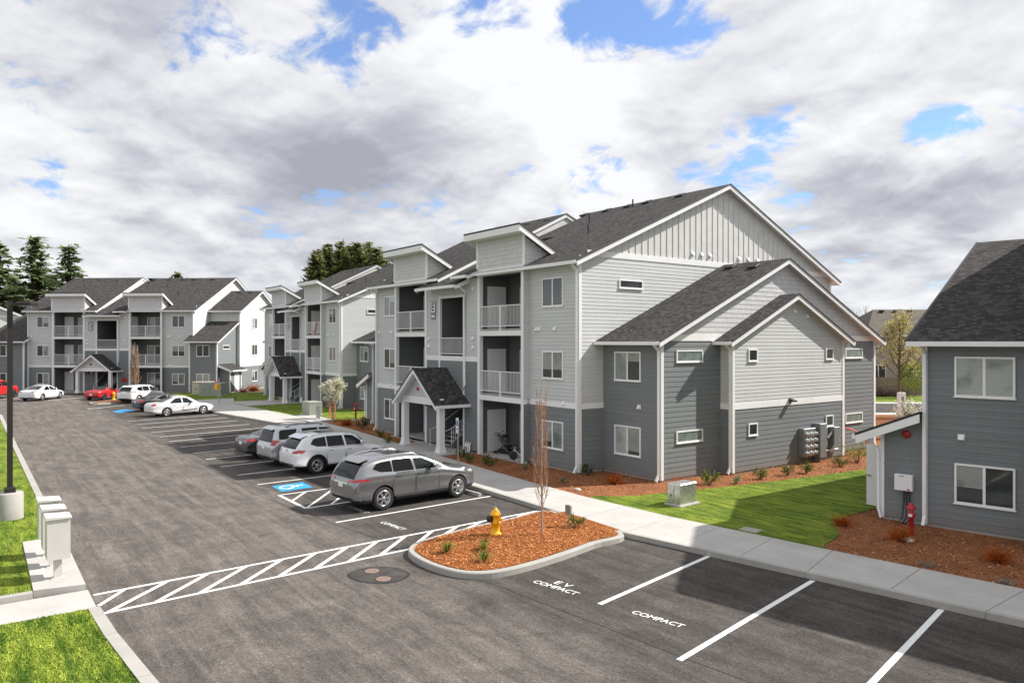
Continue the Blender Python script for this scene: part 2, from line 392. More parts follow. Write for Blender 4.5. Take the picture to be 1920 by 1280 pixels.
def apartment(name, label, loc, rot, letter, left='lean', right='bump', front=True):
    B = thing(name, label, 'apartment building', loc, rot)
    up, lo, tr, sh, dp = MB(), MB(), MB(), MB(), MB()
    LB, ST, RB = (3.0, 6.75), (6.75, 11.75), (11.75, 15.5)
    yb, ys = -.36, -.30
    # --- main block, front bays
    for (a, b_) in ((0, 3.0), (15.5, LEN)):
        lap(up, 'F', 0, a, b_, 3.0, ZE - .05, .155, M_light); lap(lo, 'F', 0, a, b_, .18, 2.77, .2, M_dark)
        slab(tr, 'F', 0, a, b_, 2.77, 3.0, .028, M_trim)
    for x in (3.0, 15.5):     # returns beside the balconies
        pass
    lap(up, 'R', 15.5, yb, 0, 3.0, ZE, .155, M_light); lap(lo, 'R', 15.5, yb, 0, .18, 2.77, .2, M_dark)
    lap(up, 'L', 3.0, yb, 0, 3.0, ZE, .155, M_light); lap(lo, 'L', 3.0, yb, 0, .18, 2.77, .2, M_dark)
    # --- ends and back
    for side, c in (('L', 0), ('R', LEN)):
        lap(up, side, c, 0, DEP, 3.0, 9.2, .155, M_light); lap(lo, side, c, 0, DEP, .18, 2.77, .2, M_dark)
        slab(tr, side, c, 0, DEP, 2.77, 3.0, .028, M_trim); slab(tr, side, c, .45, DEP - .45, 9.2, 9.45, .035, M_trim)
        f = lambda z: (z + .1 - ZE) / PIT - .45; bt = MB()
        bt.face([pt(side, c, f(9.45), 9.45, .004), pt(side, c, DEP - f(9.45), 9.45, .004), pt(side, c, RY, ztop(RY) - .1, .004)], M_batten)
        y = .9
        while y < DEP - .8:
            zt = ztop(y) - .12
            if zt > 9.5: slab(bt, side, c, y - .02, y + .02, 9.45, zt, .03, M_batten)
            y += .405
        bt.build('gable_wall', B)
    lap(up, 'B', DEP, 0, LEN, 3.0, ZE - .05, .155, M_light); lap(lo, 'B', DEP, 0, LEN, .18, 2.77, .2, M_dark); slab(tr, 'B', DEP, 0, LEN, 2.77, 3.0, .028, M_trim)
    # corner boards
    for x in (0, LEN):
        for y in (0, DEP):
            sx = -1 if x == 0 else 1; sy = -1 if y == 0 else 1
            tr.box(*sorted((x - sx * .11, x + sx * .032)), *sorted((y, y + sy * .032)), .15, ZE, M_trim)
            tr.box(*sorted((x, x + sx * .03)), *sorted((y - sy * .11, y)), .15, ZE, M_trim)
    # foundation
    fo = MB(); fo.box(.02, LEN - .02, .02, DEP - .02, -.1, .18, M_conc)
    fo.box(LB[0], RB[1], yb + .02, .02, -.1, .09, M_conc)
    # --- stair section wall
    s0, s1 = 8.06, 10.45
    if front:
        for a, b_ in ((ST[0], s0), (s1, ST[1])):
            lap(up, 'F', ys, a, b_, 4.85, ZE - .2, .155, M_light); lap(lo, 'F', ys, a, b_, .18, 4.6, .2, M_dark)
        lap(up, 'F', ys, s0, s1, 7.97, ZE - .2, .155, M_light); lap(lo, 'F', ys, s0, s1, 2.75, 4.6, .2, M_dark)
        slab(tr, 'F', ys, ST[0], ST[1], 4.6, 4.85, .03, M_trim)
        for x in (s0, s1):
            tr.box(x - .06, x + .06, ys - .034, ys + .1, 4.85, 7.97, M_trim); tr.box(x - .06, x + .06, ys - .034, ys + .1, .1, 4.6, M_trim)
        tr.box(s0 + .06, s1 - .06, ys - .034, ys + .1, 7.86, 7.97, M_trim)
        # stairwell lining
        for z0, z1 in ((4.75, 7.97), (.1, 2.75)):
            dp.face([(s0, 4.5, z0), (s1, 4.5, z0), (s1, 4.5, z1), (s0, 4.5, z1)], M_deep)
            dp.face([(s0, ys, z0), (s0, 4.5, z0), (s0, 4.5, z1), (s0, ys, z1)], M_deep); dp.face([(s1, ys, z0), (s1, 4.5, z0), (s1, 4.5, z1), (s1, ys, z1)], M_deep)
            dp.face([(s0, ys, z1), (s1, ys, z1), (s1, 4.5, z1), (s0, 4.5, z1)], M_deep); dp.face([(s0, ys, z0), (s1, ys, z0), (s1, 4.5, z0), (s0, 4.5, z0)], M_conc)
        railing(B, s0 + .06, s1 - .06, ys + .04, 4.86, 5.8, False)
        # --- balcony stacks
        for k, (a, b_) in enumerate((LB, RB)):
            pw = .2
            for x0, x1 in ((a, a + pw), (b_ - pw, b_)): tr.box(x0, x1, yb, yb + .2, .05, 8.76, M_trim)
            tr.box(a, b_, yb - .015, yb + .19, 8.76, 9.08, M_trim)
            sh = MB(); lap(sh, 'F', yb, a + .06, b_ - .06, 9.08, 10.62, .2, M_shake, .012)
            for side, c in (('L', a), ('R', b_)):
                zs = lambda y: 10.76 - .52 * (y + .86)
                lap(sh, side, c, yb, lambda z: (10.62 - z) / .52 - .86, 9.05, 10.44, .2, M_shake, .012)
                tr.box(c - .07, c + .07, yb - .016, yb + .05, 9.08, 10.5, M_trim)
            sh.build('tower_wall', B)
            for z in (3.1, 6.2):
                bal = MB(); bal.box(a + .2, b_ - .2, yb + .01, yb + .1, z - .33, z - .1, M_trim); bal.box(a + .05, b_ - .05, yb + .06, 1.6, z - .12, z, M_conc)
                bal.box(a + .05, b_ - .05, yb + .1, 1.6, z - .3, z - .13, M_trim); bal.build('balcony_deck', B)
            for z in (3.1, 6.2): railing(B, a + .2, b_ - .2, yb + .06, z + .03, z + 1.1)
            for z0, z1 in ((.09, 2.8), (3.1, 5.9), (6.2, 8.85)):
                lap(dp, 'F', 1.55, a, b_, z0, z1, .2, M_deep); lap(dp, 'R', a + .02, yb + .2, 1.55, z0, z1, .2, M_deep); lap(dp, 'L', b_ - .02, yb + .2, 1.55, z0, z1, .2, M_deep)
                slider(B, 1.55, (b_ - 2.75 if k else b_ - 2.0), z0 + .02)
                if k: door(B, 'R', a + .02, .3, z0 + .01, .92, 2.03)
                else: door(B, 'F', 1.55, a + .25, z0 + .01, .85, 2.03)
            dp.face([(a, yb, 8.86), (b_, yb, 8.86), (b_, 1.6, 8.86), (a, 1.6, 8.86)], M_deep)
            # shed roof of the tower
            rf = MB(); x0, x1 = a - .35, b_ + .35; y0, y1 = yb - .5, 1.25; z0 = 10.82; z1 = 10.82 - .52 * (y1 - y0)
            lo4 = [(x0, y0, z0 - .05), (x1, y0, z0 - .05), (x1, y1, z1 - .05), (x0, y1, z1 - .05)]; hi4 = [(p[0], p[1], p[2] + .05) for p in lo4]
            rf.hexa(lo4 + hi4, M_roof); rf.box(x0 - .05, x1 + .05, y0 - .05, y0, z0 - .05, z0 + .03, M_edge)
            for x in (x0, x1):
                s = -.045 if x == x0 else .045
                tr.hexa([(x, y0, z0 - .3), (x + s, y0, z0 - .3), (x + s, y1, z1 - .3), (x, y1, z1 - .3), (x, y0, z0 - .05), (x + s, y0, z0 - .05), (x + s, y1, z1 - .05), (x, y1, z1 - .05)], M_trim)
                rf.hexa([(x, y0, z0 - .045), (x + s * 1.6, y0, z0 - .045), (x + s * 1.6, y1, z1 - .045), (x, y1, z1 - .045), (x, y0, z0 + .015), (x + s * 1.6, y0, z0 + .015), (x + s * 1.6, y1, z1 + .015), (x, y1, z1 + .015)], M_edge)
            tr.box(x0 - .04, x1 + .04, y0 - .042, y0 + .001, z0 - .34, z0 - .045, M_trim)
            tr.add([(p[0], p[1], p[2] - .03) for p in lo4], [(0, 3, 2, 1)], M_trim)
            rf.build('tower_roof', B)
        # small eyebrow roofs over the stairs
        gable_roof(B, 'stair_roof', 7.05, 10.95, -1.15, 8.42, .6, 9.2, 2, 8, tr, rakes=(0, 1), gut=(0,), sides=(0,))
        gable_roof(B, 'stair_roof', 10.35, 11.72, -.95, 8.86, .6, 9.55, 2, 8, tr, rakes=(0, 1), gut=(0,), sides=(0,))
        # --- porch
        cx = 8.75; py0, py1 = -2.25, ys
        gable_roof(B, 'porch_roof', py0, py1, cx - 2.25, 2.5, cx, 4.25, cx + 2.25, 2.5, tr, rakes=(0,), gut=(0, 1), axis='y', fas=.26)
        tri = [(cx - 1.75, -1.82, 2.78), (cx + 1.75, -1.82, 2.78), (cx, -1.82, 4.1)]
        sh = MB(); sh.face(tri, M_shake); sh.build('porch_gable', B); tr.box(cx - 1.98, cx + 1.98, -1.86, -1.66, 2.42, 2.78, M_trim)
        for x in (cx - 1.83, cx + 1.83): tr.box(x - .09, x + .09, -1.66, ys, 2.42, 2.72, M_trim)
        for x in (cx - 1.83, cx + 1.83):
            col = MB(); col.box(x - .15, x + .15, -1.9, -1.6, .42, 2.42, M_trim)
            col.loft([[(x + sx * w, -1.75 + sy * w, z) for sx, sy in ((-1, -1), (1, -1), (1, 1), (-1, 1))] for w, z in ((.22, .1), (.22, .2), (.19, .22), (.152, .5))], M_trim, True, True)
            col.build('porch_column', B)
        # --- staircase
        stc = MB(); nst = 9
        for i in range(nst):
            y = -.55 + i * .28; z = .26 + i * .17
            stc.box(8.2, 9.55, y, y + .3, z - .05, z, M_conc)
        for x in (8.16, 9.55): stc.hexa([(x, -.55, .09), (x + .05, -.55, .09), (x + .05, 2.0, 1.45), (x, 2.0, 1.45), (x, -.55, .32), (x + .05, -.55, .32), (x + .05, 2.0, 1.86), (x, 2.0, 1.86)], M_grey)
        st = stc.build('staircase', B)
        for x in (8.18, 9.58):
            h = MB(); h.tube([(x, -.95, .1), (x, -.95, 1.0), (x, -.55, 1.12), (x, 2.0, 2.66)], .024, M_trim); h.tube([(x, -.5, .1), (x, -.5, 1.1)], .022, M_trim)
            if x > 9:
                h.tube([(x, -.5, .42), (x, 2.0, 1.93)], .02, M_trim)
                for i in range(1, 20): h.box(x - .01, x + .01, -.5 + i * .125 - .01, -.5 + i * .125 + .01, .42 + i * .0755, 1.14 + i * .0755, M_trim)
            h.build('handrail', st)
        # sign, vents, lamp, standpipes
        if letter:
            sg = MB(); sg.box(7.17, 7.69, ys - .05, ys - .018, 7.1, 7.76, M_grey); sg.box(7.23, 7.63, ys - .056, ys - .05, 7.16, 7.70, M_white)
            sg.box(7.2, 7.66, ys - .05, ys - .018, 6.78, 7.08, M_grey); sg.box(7.28, 7.58, ys - .056, ys - .05, 6.9, 7.0, M_vinyl)
            s = sg.build('building_sign', B); l = place('letter', text_mesh(letter, .6, M_black, .004), s, (7.43, ys - .061, 7.43)); l.rotation_euler = (R(90), 0, 0)
        wall_vents(B, 'F', ys, [(6.98, 5.35), (6.98, 5.75), (11.3, 5.3), (11.3, 5.75), (11.3, 8.2)])
        wall_vents(B, 'F', 0, [(16.0, 6.15), (16.22, 6.15), (17.3, 6.15), (16.1, 2.98), (16.4, 2.97), (17.9, 2.97), (.4, 6.15), (2.0, 6.15), (.5, 2.98), (1.9, 2.98)])
        wall_lamp(B, 'F', ys, 7.15, 2.15)
        nb = MB()
        for i in range(3): nb.box(7.42, 7.6, ys - .04, ys - .018, 2.2 - i * .25, 2.38 - i * .25, M_vinyl if i == 0 else M_grey)
        nb.build('notice_plate', B)
        cs = MB()
        for x in (10.75, 10.92, 11.09): cs.tube([(x, ys - .1, 0), (x, ys - .1, .48), (x - .0, ys - .02, .56)], .045, M_trim)
        cs.build('vent_standpipes', B)
        for z, k, k2 in ((7.12, 1, 1), (3.98, 0, 0), (.95, 0, 3)):
            window(B, 'F', 0, 16.45, z, 1.42, 1.26 if z > 5 else 1.2, k, 2, k2); window(B, 'F', 0, 1.05, z, 1.42, 1.2, 1, 2, 0)
    # --- main roofs
    xl = -.35 if left != 'none' else -.3
    r1 = gable_roof(B, 'roof', xl, 8.1, -.45, ZE, RY - 1.0, ZE + PIT * (RY + .45), DEP + .45, ZE - .2, tr)
    zr_ = ZE + PIT * (RY + .45)
    r2 = gable_roof(B, 'roof', 11.72 if front else 8.14, LEN + .35, -.45, ZE, RY, zr_, DEP + .45, ZE, tr, rakes=(1,))
    if front:      # lower roof strip over the stairwell, stepping up beside the right tower
        rf = MB()
        def quad(x0, x1, y0, y1, dz):
            f = lambda y: ztop(y) + dz; b4 = [(x0, y0, f(y0) - .05), (x1, y0, f(y0) - .05), (x1, y1, f(y1) - .05), (x0, y1, f(y1) - .05)]
            rf.hexa(b4 + [(p[0], p[1], p[2] + .05) for p in b4], M_roof)
        quad(8.14, 11.71, -.2, 4.6, -.3); quad(8.14, 9.4, 4.6, RY, -.3); quad(9.4, 11.71, 4.6, RY, 0); quad(8.14, 11.71, RY, DEP + .45, 0)
        rf.face([(9.4, 4.6, ztop(4.6) - .35), (11.7, 4.6, ztop(4.6) - .35), (11.7, 4.6, ztop(4.6)), (9.4, 4.6, ztop(4.6))], M_edge)
        rf.build('stairwell_roof', B)
    up.face([(8.06, -.3, 8.8), (8.06, RY - 1, ztop(RY) - .1), (8.06, DEP, 8.7)], M_batten)
    if front:
        roof_bits(r2, [(x, RY - .55, ztop(RY - .55) - .02, 'v') for x in (9.3, 11.2, 12.9, 14.3, 16.6)] + [(x, y, ztop(y), 'p') for x, y in ((12.2, 6.6), (13.6, 8.5), (15.0, 4.0))], PIT)
        roof_bits(r1, [(x, RY - 1.6, ztop(RY - 1.6) + .33, 'v') for x in (1.2, 3.2, 5.3, 7.2)] + [(x, y, ztop(y) + .3, 'p') for x, y in ((2.4, 6.0), (5.9, 6.8))], PIT)
    # --- ends
    def wing(x0, x1, y0, y1, ry, rz, out, bump=False, ze=5.62):
        """two storey wing; out = +1 right, -1 left"""
        side = 'R' if out > 0 else 'L'; c = x1 if out > 0 else x0; p = (rz - ze) / (ry - (y0 - .46))
        wl, wt, ws = MB(), MB(), MB()
        lap(wl, 'F', y0, x0, x1, .18, ze - .05, .2, M_dark); lap(wl, 'B', y1, x0, x1, .18, ze - .05, .2, M_dark); lap(wl, side, c, y0, y1, .18, ze, .2, M_dark)
        f = lambda z: (z + .1 - ze) / p + y0 - .46
        wt_z = ze + .25
        slab(tr, side, c, f(ze) + .35, 2 * ry - f(ze) - .35, ze, wt_z, .03, M_trim)
        lap(ws, side, c, lambda z: f(z), lambda z: 2 * ry - f(z), wt_z, rz - .1, .2, M_shake, .012)
        for y, sy in ((y0, -1), (y1, 1)):
            tr.box(*sorted((c - out * .11, c + out * .032)), *sorted((y, y + sy * .032)), .15, ze, M_trim); tr.box(*sorted((c, c + out * .03)), *sorted((y - sy * .11, y)), .15, ze, M_trim)
        fo.box(x0 + .02, x1 - .02, y0 + .02, y1 - .02, -.1, .179, M_conc)
        wl.build('wing_wall', B); ws.build('shingle_gable', B)
        a0, a1 = (x0, x1 + .32) if out > 0 else (x0 - .32, x1)
        wr = gable_roof(B, 'wing_roof', a0, a1, y0 - .46, ze, ry, rz, 2 * ry - y0 + .46, ze, tr, rakes=(1,) if out > 0 else (0,))
        xx = c - out * .05
        downspout(B, xx, y0 - .09, .1, ze - .35); downspout(B, xx, y1 + .09, .1, ze - .35, 0, 1)
        return wr
    if right == 'bump':
        wr = wing(LEN, 22.17, 1.36, 17.44, 9.4, 9.36, 1)
        roof_bits(wr, [(19.7, 8.9, 9.12, 'v'), (21.2, 8.6, 8.99, 'v')], .445)
        for z, k in ((3.98, 2), (.93, 4)): window(B, 'F', 1.36, 19.6, z, 1.5, 1.2, k, 2, 0)
        for u in (2.2, 14.6):
            for z in (4.77, 1.54): window(B, 'R', 22.17, u, z, 1.6, .48, 3, 1)
        window(B, 'R', LEN, 2.28, 7.92, 1.45, .38, 1, 1)
        # bump with the meters
        bl, bd = MB(), MB(); X, y0, y1, ze, rz, ry = 22.78, 4.98, 13.4, 5.62, 7.72, 9.2; p = (rz - ze) / (ry - y0 + .46)
        f = lambda z: y0 if z < ze - .05 else max(y0, (z + .1 - ze) / p + y0 - .46)
        lap(bl, 'R', X, f, lambda z: 2 * ry - f(z), 3.0, rz - .1, .155, M_light); lap(bd, 'R', X, y0, y1, .18, 2.77, .2, M_dark)
        slab(tr, 'R', X, y0, y1, 2.77, 3.0, .03, M_trim)
        for side, c in (('F', y0), ('B', y1)):
            lap(bl, side, c, 22.17, X, 3.0, ze, .155, M_light); lap(bd, side, c, 22.17, X, .18, 2.77, .2, M_dark); slab(tr, side, c, 22.17, X, 2.77, 3.0, .03, M_trim)
        for y, sy in ((y0, -1), (y1, 1)):
            tr.box(X - .11, X + .034, *sorted((y, y + sy * .034)), .15, ze, M_trim); tr.box(X, X + .033, *sorted((y - sy * .11, y)), .15, ze, M_trim)
        fo.box(22.15, X - .02, y0 + .02, y1 - .02, -.1, .178, M_conc)
        bl.build('bump_out_wall', B); bd.build('bump_out_wall', B)
        gable_roof(B, 'bump_out_roof', 21.9, X + .3, y0 - .46, ze, ry, rz, y1 + .46, ze, tr, rakes=(1,))
        downspout(B, X - .05, y0 - .09, .1, ze - .35); downspout(B, X - .05, y1 + .09, .1, ze - .35, 0, 1)
        for u in (6.0, 11.85):
            for z in (4.76, 1.62): window(B, 'R', X, u, z, .62, .52, 1, 1)
        wall_vents(B, 'R', X, [(9.35, 6.95), (10.35, 6.75)]); wall_lamp(B, 'R', X, 9.0, 2.95)
        wall_vents(B, 'R', LEN, [(y, 9.75) for y in (7.1, 7.75, 8.35, 10.6, 11.35, 12.1)])
        wall_vents(B, 'F', 1.36, [(21.0, 2.95)])
        mt = MB()
        mt.bev(X + .01, X + .3, 9.65, 10.72, .42, 1.68, M_grey); mt.bev(X + .01, X + .42, 10.75, 11.3, .3, 1.85, M_grey); mt.bev(X + .01, X + .2, 11.3, 11.75, .75, 1.6, M_grey); mt.bev(X + .01, X + .3, 12.1, 12.6, .75, 1.6, M_grey)
        mt.tube([(X + .12, 10.9, .3), (X + .12, 10.9, .0)], .05, M_grey); mt.tube([(X + .12, 11.1, .3), (X + .12, 11.1, .0)], .05, M_grey)
        mt.tube([(X + .12, 11.3, .52), (X + .12, 12.7, .52)], .05, M_metal); mt.tube([(X + .2, 11.7, 1.1), (X + .2, 12.15, 1.45)], .06, M_grey)
        mb_ = mt.build('electric_meter_bank', B)
        mm = MB(); mm.lathe([(.085, 0), (.085, .05), (.07, .06), (.07, .13), (.055, .15)], M_metal, 14, (0, 0, 0), 'x'); me = mm.build('meter_dial', mesh_only=True)
        for i in range(3):
            for j in range(4): place('meter_dial', me, mb_, (X + .3, 9.86 + i * .32, .58 + j * .285))
    if left == 'lean' or left == 'lean_far':
        wing(-3.3, 0, 1.36, 17.44, 9.4, 9.36, -1)
        for z, k in ((4.0, 0), (.9, 0)): window(B, 'F', 1.36, -2.47, z, 1.5, 1.16, 4 if z > 3 else 0, 2, 4 if z > 3 else 1)
        wl = MB(); lap(wl, 'F', 1.42, lambda z: -4.5, lambda z: -3.3, .18, 2.95, .2, M_dark)
        wl.face([(-4.5, 1.41, 2.95), (-3.3, 1.41, 2.95), (-3.3, 1.41, 3.4)], M_dark)
        lap(wl, 'L', -4.5, 1.42, 2.0, .18, 2.9, .2, M_dark); lap(wl, 'L', -4.5, 3.0, 4.1, .18, 2.9, .2, M_dark); lap(wl, 'L', -4.5, 2.0, 3.0, 2.15, 2.9, .2, M_dark); lap(wl, 'B', 4.1, -4.5, -3.3, .18, 3.0, .2, M_dark)
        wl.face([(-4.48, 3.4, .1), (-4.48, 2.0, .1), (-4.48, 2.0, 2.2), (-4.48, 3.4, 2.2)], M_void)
        wl.build('riser_room_wall', B); fo.box(-4.48, -3.3, 1.44, 4.08, -.1, .177, M_conc)
        tr.box(-4.535, -4.42, 1.385, 1.42, .15, 2.9, M_trim)
        lr = MB(); lo4 = [(-5.12, .98, 2.68), (-3.3, .98, 3.46), (-3.3, 4.5, 3.46), (-5.12, 4.5, 2.68)]
        lr.hexa(lo4 + [(p[0], p[1], p[2] + .05) for p in lo4], M_roof); lr.hexa([(-5.15, .93, 2.67), (-3.3, .93, 3.46), (-3.3, .98, 3.46), (-5.15, .98, 2.67), (-5.15, .93, 2.74), (-3.3, .93, 3.53), (-3.3, .98, 3.53), (-5.15, .98, 2.74)], M_edge)
        lr.build('riser_room_roof', B)
        tr.hexa([(-5.12, .94, 2.42), (-3.3, .94, 3.2), (-3.3, .98, 3.2), (-5.12, .98, 2.42), (-5.12, .94, 2.67), (-3.3, .94, 3.45), (-3.3, .98, 3.45), (-5.12, .98, 2.67)], M_trim)
        tr.add([(-5.12, .98, 2.64), (-3.3, .98, 3.42), (-3.3, 4.5, 3.42), (-5.12, 4.5, 2.64)], [(3, 2, 1, 0)], M_trim); tr.box(-5.24, -5.12, .96, 4.5, 2.56, 2.7, M_trim)
        q_ = MB(); q_.tube([(-5.1, 1.2, 2.58), (-4.75, 1.3, 2.45), (-4.58, 1.33, 2.2), (-4.58, 1.33, .42), (-4.45, 1.2, .16)], .05, M_trim, 6); q_.build('downspout', B)
        wall_vents(B, 'F', 1.36, [(-2.3, 2.82)])
    if left == 'porch_wing':
        wl = MB(); lap(wl, 'F', -.65, -4.6, .0, .18, 5.57, .2, M_dark); lap(wl, 'R', 0.0, -.65, 0, .18, 5.6, .2, M_dark); lap(wl, 'L', -4.6, -.65, 12, .18, lambda z=0: 5.6, .2, M_dark) if False else None
        lap(wl, 'L', -4.6, -.65, 14.4, .18, 5.57, .2, M_dark); wl.build('wing_wall', B)
        tr.box(-.11, .033, -.684, -.65, .15, 5.5, M_trim); tr.box(0, .032, -.65, -.54, .15, 5.5, M_trim)
        gable_roof(B, 'wing_roof', -5.0, .3, -1.1, 5.62, 6.5, 9.0, 14.8, 5.4, tr, rakes=(0,)); 
        tr.hexa([(.3, -1.1, 5.38), (.34, -1.1, 5.38), (.34, 0, 5.87), (.3, 0, 5.87), (.3, -1.1, 5.59), (.34, -1.1, 5.59), (.34, 0, 6.08), (.3, 0, 6.08)], M_trim)
        fo.box(-4.58, -.02, -.63, 14.3, -.1, .178, M_conc)
        for z in (4.0, .95): window(B, 'F', -.65, -2.75, z, 1.5, 1.2, 1, 2, 0)
    if right == 'three_storey':
        wl, bl, bd = MB(), MB(), MB(); x1 = 21.95
        lap(wl, 'F', -1.0, LEN, x1, .18, 5.57, .2, M_dark); lap(wl, 'R', x1, -1.0, 3.6, .18, 5.6, .2, M_dark)
        lap(wl, 'R', x1, lambda z: max(-1.0, (z - 5.55) / .445 - 1.3), 3.6, 5.6, 7.6, .2, M_dark); lap(wl, 'L', LEN, -1.0, 0, .18, 5.6, .2, M_dark)
        wl.build('wing_wall', B)
        tr.box(x1 - .11, x1 + .032, -1.034, -1.0, .15, 5.5, M_trim); tr.box(x1, x1 + .03, -1.0, -.89, .15, 5.5, M_trim); tr.box(LEN - .03, LEN + .1, -1.034, -1.0, .15, 5.5, M_trim)
        gable_roof(B, 'wing_roof', LEN - .35, x1 + .32, -1.45, 5.62, 3.6, 7.87, 9, 5, tr, rakes=(0, 1), sides=(0,))
        fo.box(LEN, x1 - .02, -.98, 3.6, -.1, .178, M_conc)
        X = 22.35
        lap(bl, 'F', 3.6, LEN, X, 3.0, 9.0, .155, M_light); lap(bd, 'F', 3.6, x1, X, .18, 2.77, .2, M_dark); lap(bl, 'R', X, 3.6, 14.4, 3.0, 9.0, .155, M_light); lap(bd, 'R', X, 3.6, 14.4, .18, 2.77, .2, M_dark)
        slab(tr, 'R', X, 3.6, 14.4, 2.77, 3.0, .03, M_trim); slab(tr, 'R', X, 3.9, 14.1, 9.0, 9.25, .03, M_trim)
        f = lambda z: (z + .1 - 9.05) / .445 + 3.15; bt = MB()
        bt.face([pt('R', X, f(9.25), 9.25, .004), pt('R', X, 18 - f(9.25), 9.25, .004), pt('R', X, 9.0, 11.55, .004)], M_batten)
        for k in range(24):
            y = 3.9 + k * .42; zt = 9.05 + .445 * (min(y, 18 - y) - 3.15) - .12
            if zt > 9.3: slab(bt, 'R', X, y - .02, y + .02, 9.25, zt, .03, M_batten)
        bt.build('gable_wall', B); tr.box(X - .11, X + .032, 3.566, 3.6, .15, 9.0, M_trim); tr.box(X, X + .03, 3.6, 3.71, .15, 9.0, M_trim)
        bl.build('side_block_wall', B); bd.build('side_block_wall', B)
        gr = gable_roof(B, 'side_block_roof', LEN - .2, X + .35, 3.15, 9.05, 9.0, 11.65, 14.85, 9.05, tr, rakes=(0, 1))
        roof_bits(gr, [(20.0, 8.5, 11.4, 'v'), (21.5, 8.5, 11.4, 'v')], .445)
        fo.box(LEN, X - .02, 3.62, 14.38, -.1, .176, M_conc)
        for z, k in ((7.1, 0), (4.0, 1), (.95, 0)): window(B, 'R', X, 6.7, z, 1.5, 1.25, k, 2, 1)
        for z, k in ((4.0, 1), (.95, 0)): window(B, 'F', -1.0, 19.7, z, 1.42, 1.22, k, 2, k)
        window(B, 'R', x1, .25, 4.75, 1.6, .45, 1, 1)
        ll = MB(); lap(ll, 'F', -.5, x1, 23.15, .18, 2.5, .2, M_dark); ll.face([(x1, -.51, 2.5), (23.15, -.51, 2.5), (x1, -.51, 3.1)], M_dark); lap(ll, 'R', 23.15, -.5, 2.2, .18, 2.5, .2, M_dark); ll.build('riser_room_wall', B)
        tr.box(23.05, 23.19, -.54, -.5, .15, 2.5, M_trim); tr.box(23.15, 23.182, -.5, -.38, .15, 2.5, M_trim); tr.box(23.15, 23.182, 2.1, 2.24, .15, 2.5, M_trim)
        lr = MB(); q = [(x1, -.9, 3.15), (23.55, -.9, 2.5), (23.55, 2.6, 2.5), (x1, 2.6, 3.15)]; lr.hexa(q + [(p[0], p[1], p[2] + .05) for p in q], M_roof); lr.build('riser_room_roof', B)
        tr.hexa([(x1, -.94, 2.92), (23.55, -.94, 2.27), (23.55, -.9, 2.27), (x1, -.9, 2.92), (x1, -.94, 3.15), (23.55, -.94, 2.5), (23.55, -.9, 2.5), (x1, -.9, 3.15)], M_trim); tr.box(23.55, 23.66, -.92, 2.6, 2.38, 2.52, M_trim)
        door(B, 'R', 23.15, .5, .1, 1.0, 2.05)
    # downspouts of the main block
    for x in (.05, LEN - .05): downspout(B, x, -.09, .1, ZE - .35)
    if front:
        q_ = MB(); q_.tube([(11.2, -1.1, 8.3), (10.95, -.6, 8.1), (10.62, ys - .07, 7.8), (10.62, ys - .07, 3.4), (10.45, ys - .1, 3.15)], .045, M_trim, 6); q_.build('downspout', B)
    up.build('upper_wall', B); lo.build('lower_wall', B); tr.build('white_trim', B); fo.build('foundation', B)
    if dp.v: dp.build('recess_wall', B)
    return B

EO = (-42.3, 20.66)
bE = apartment('apartment_building', 'nearest full three storey grey apartment block with gabled porch, letter E sign and electric meters', (EO[0], EO[1], 0), 0, 'E')
bF = apartment('apartment_building', 'three storey grey block behind the nearest, with letter F sign and striped balcony flag', (-76.1, 24.75, 0), 0, 'F')
bG = apartment('apartment_building', 'far three storey grey block facing down the lot, with letter G sign', (-97.5, 5.65, 0), R(49.3), 'G', left='porch_wing', right='three_storey')
bD = apartment('apartment_building', 'dark grey block at the right edge with an open white door on its lean-to room', (-7.28, 22.41, 0), R(9.5), None, left='lean', right='none', front=False)
lf = MB(); lf.box(0, 1.04, -.022, .022, 0, 2.03, M_door)
lfo = lf.build('open_door', bD, (-4.53, 3.0, .1), R(169)); lfo['label'] = 'white steel door swung open'
hd = MB(); hd.box(.9, .99, .022, .07, .98, 1.02, M_grey); hd.box(.86, .97, .06, .08, .985, 1.015, M_grey); hd.build('door_handle', lfo)
sg = MB(); sg.box(.28, .68, .023, .026, 1.55, 1.65, M_red); sg.box(.28, .56, .023, .026, 1.42, 1.53, M_red)
dsn = sg.build('red_notice', lfo)
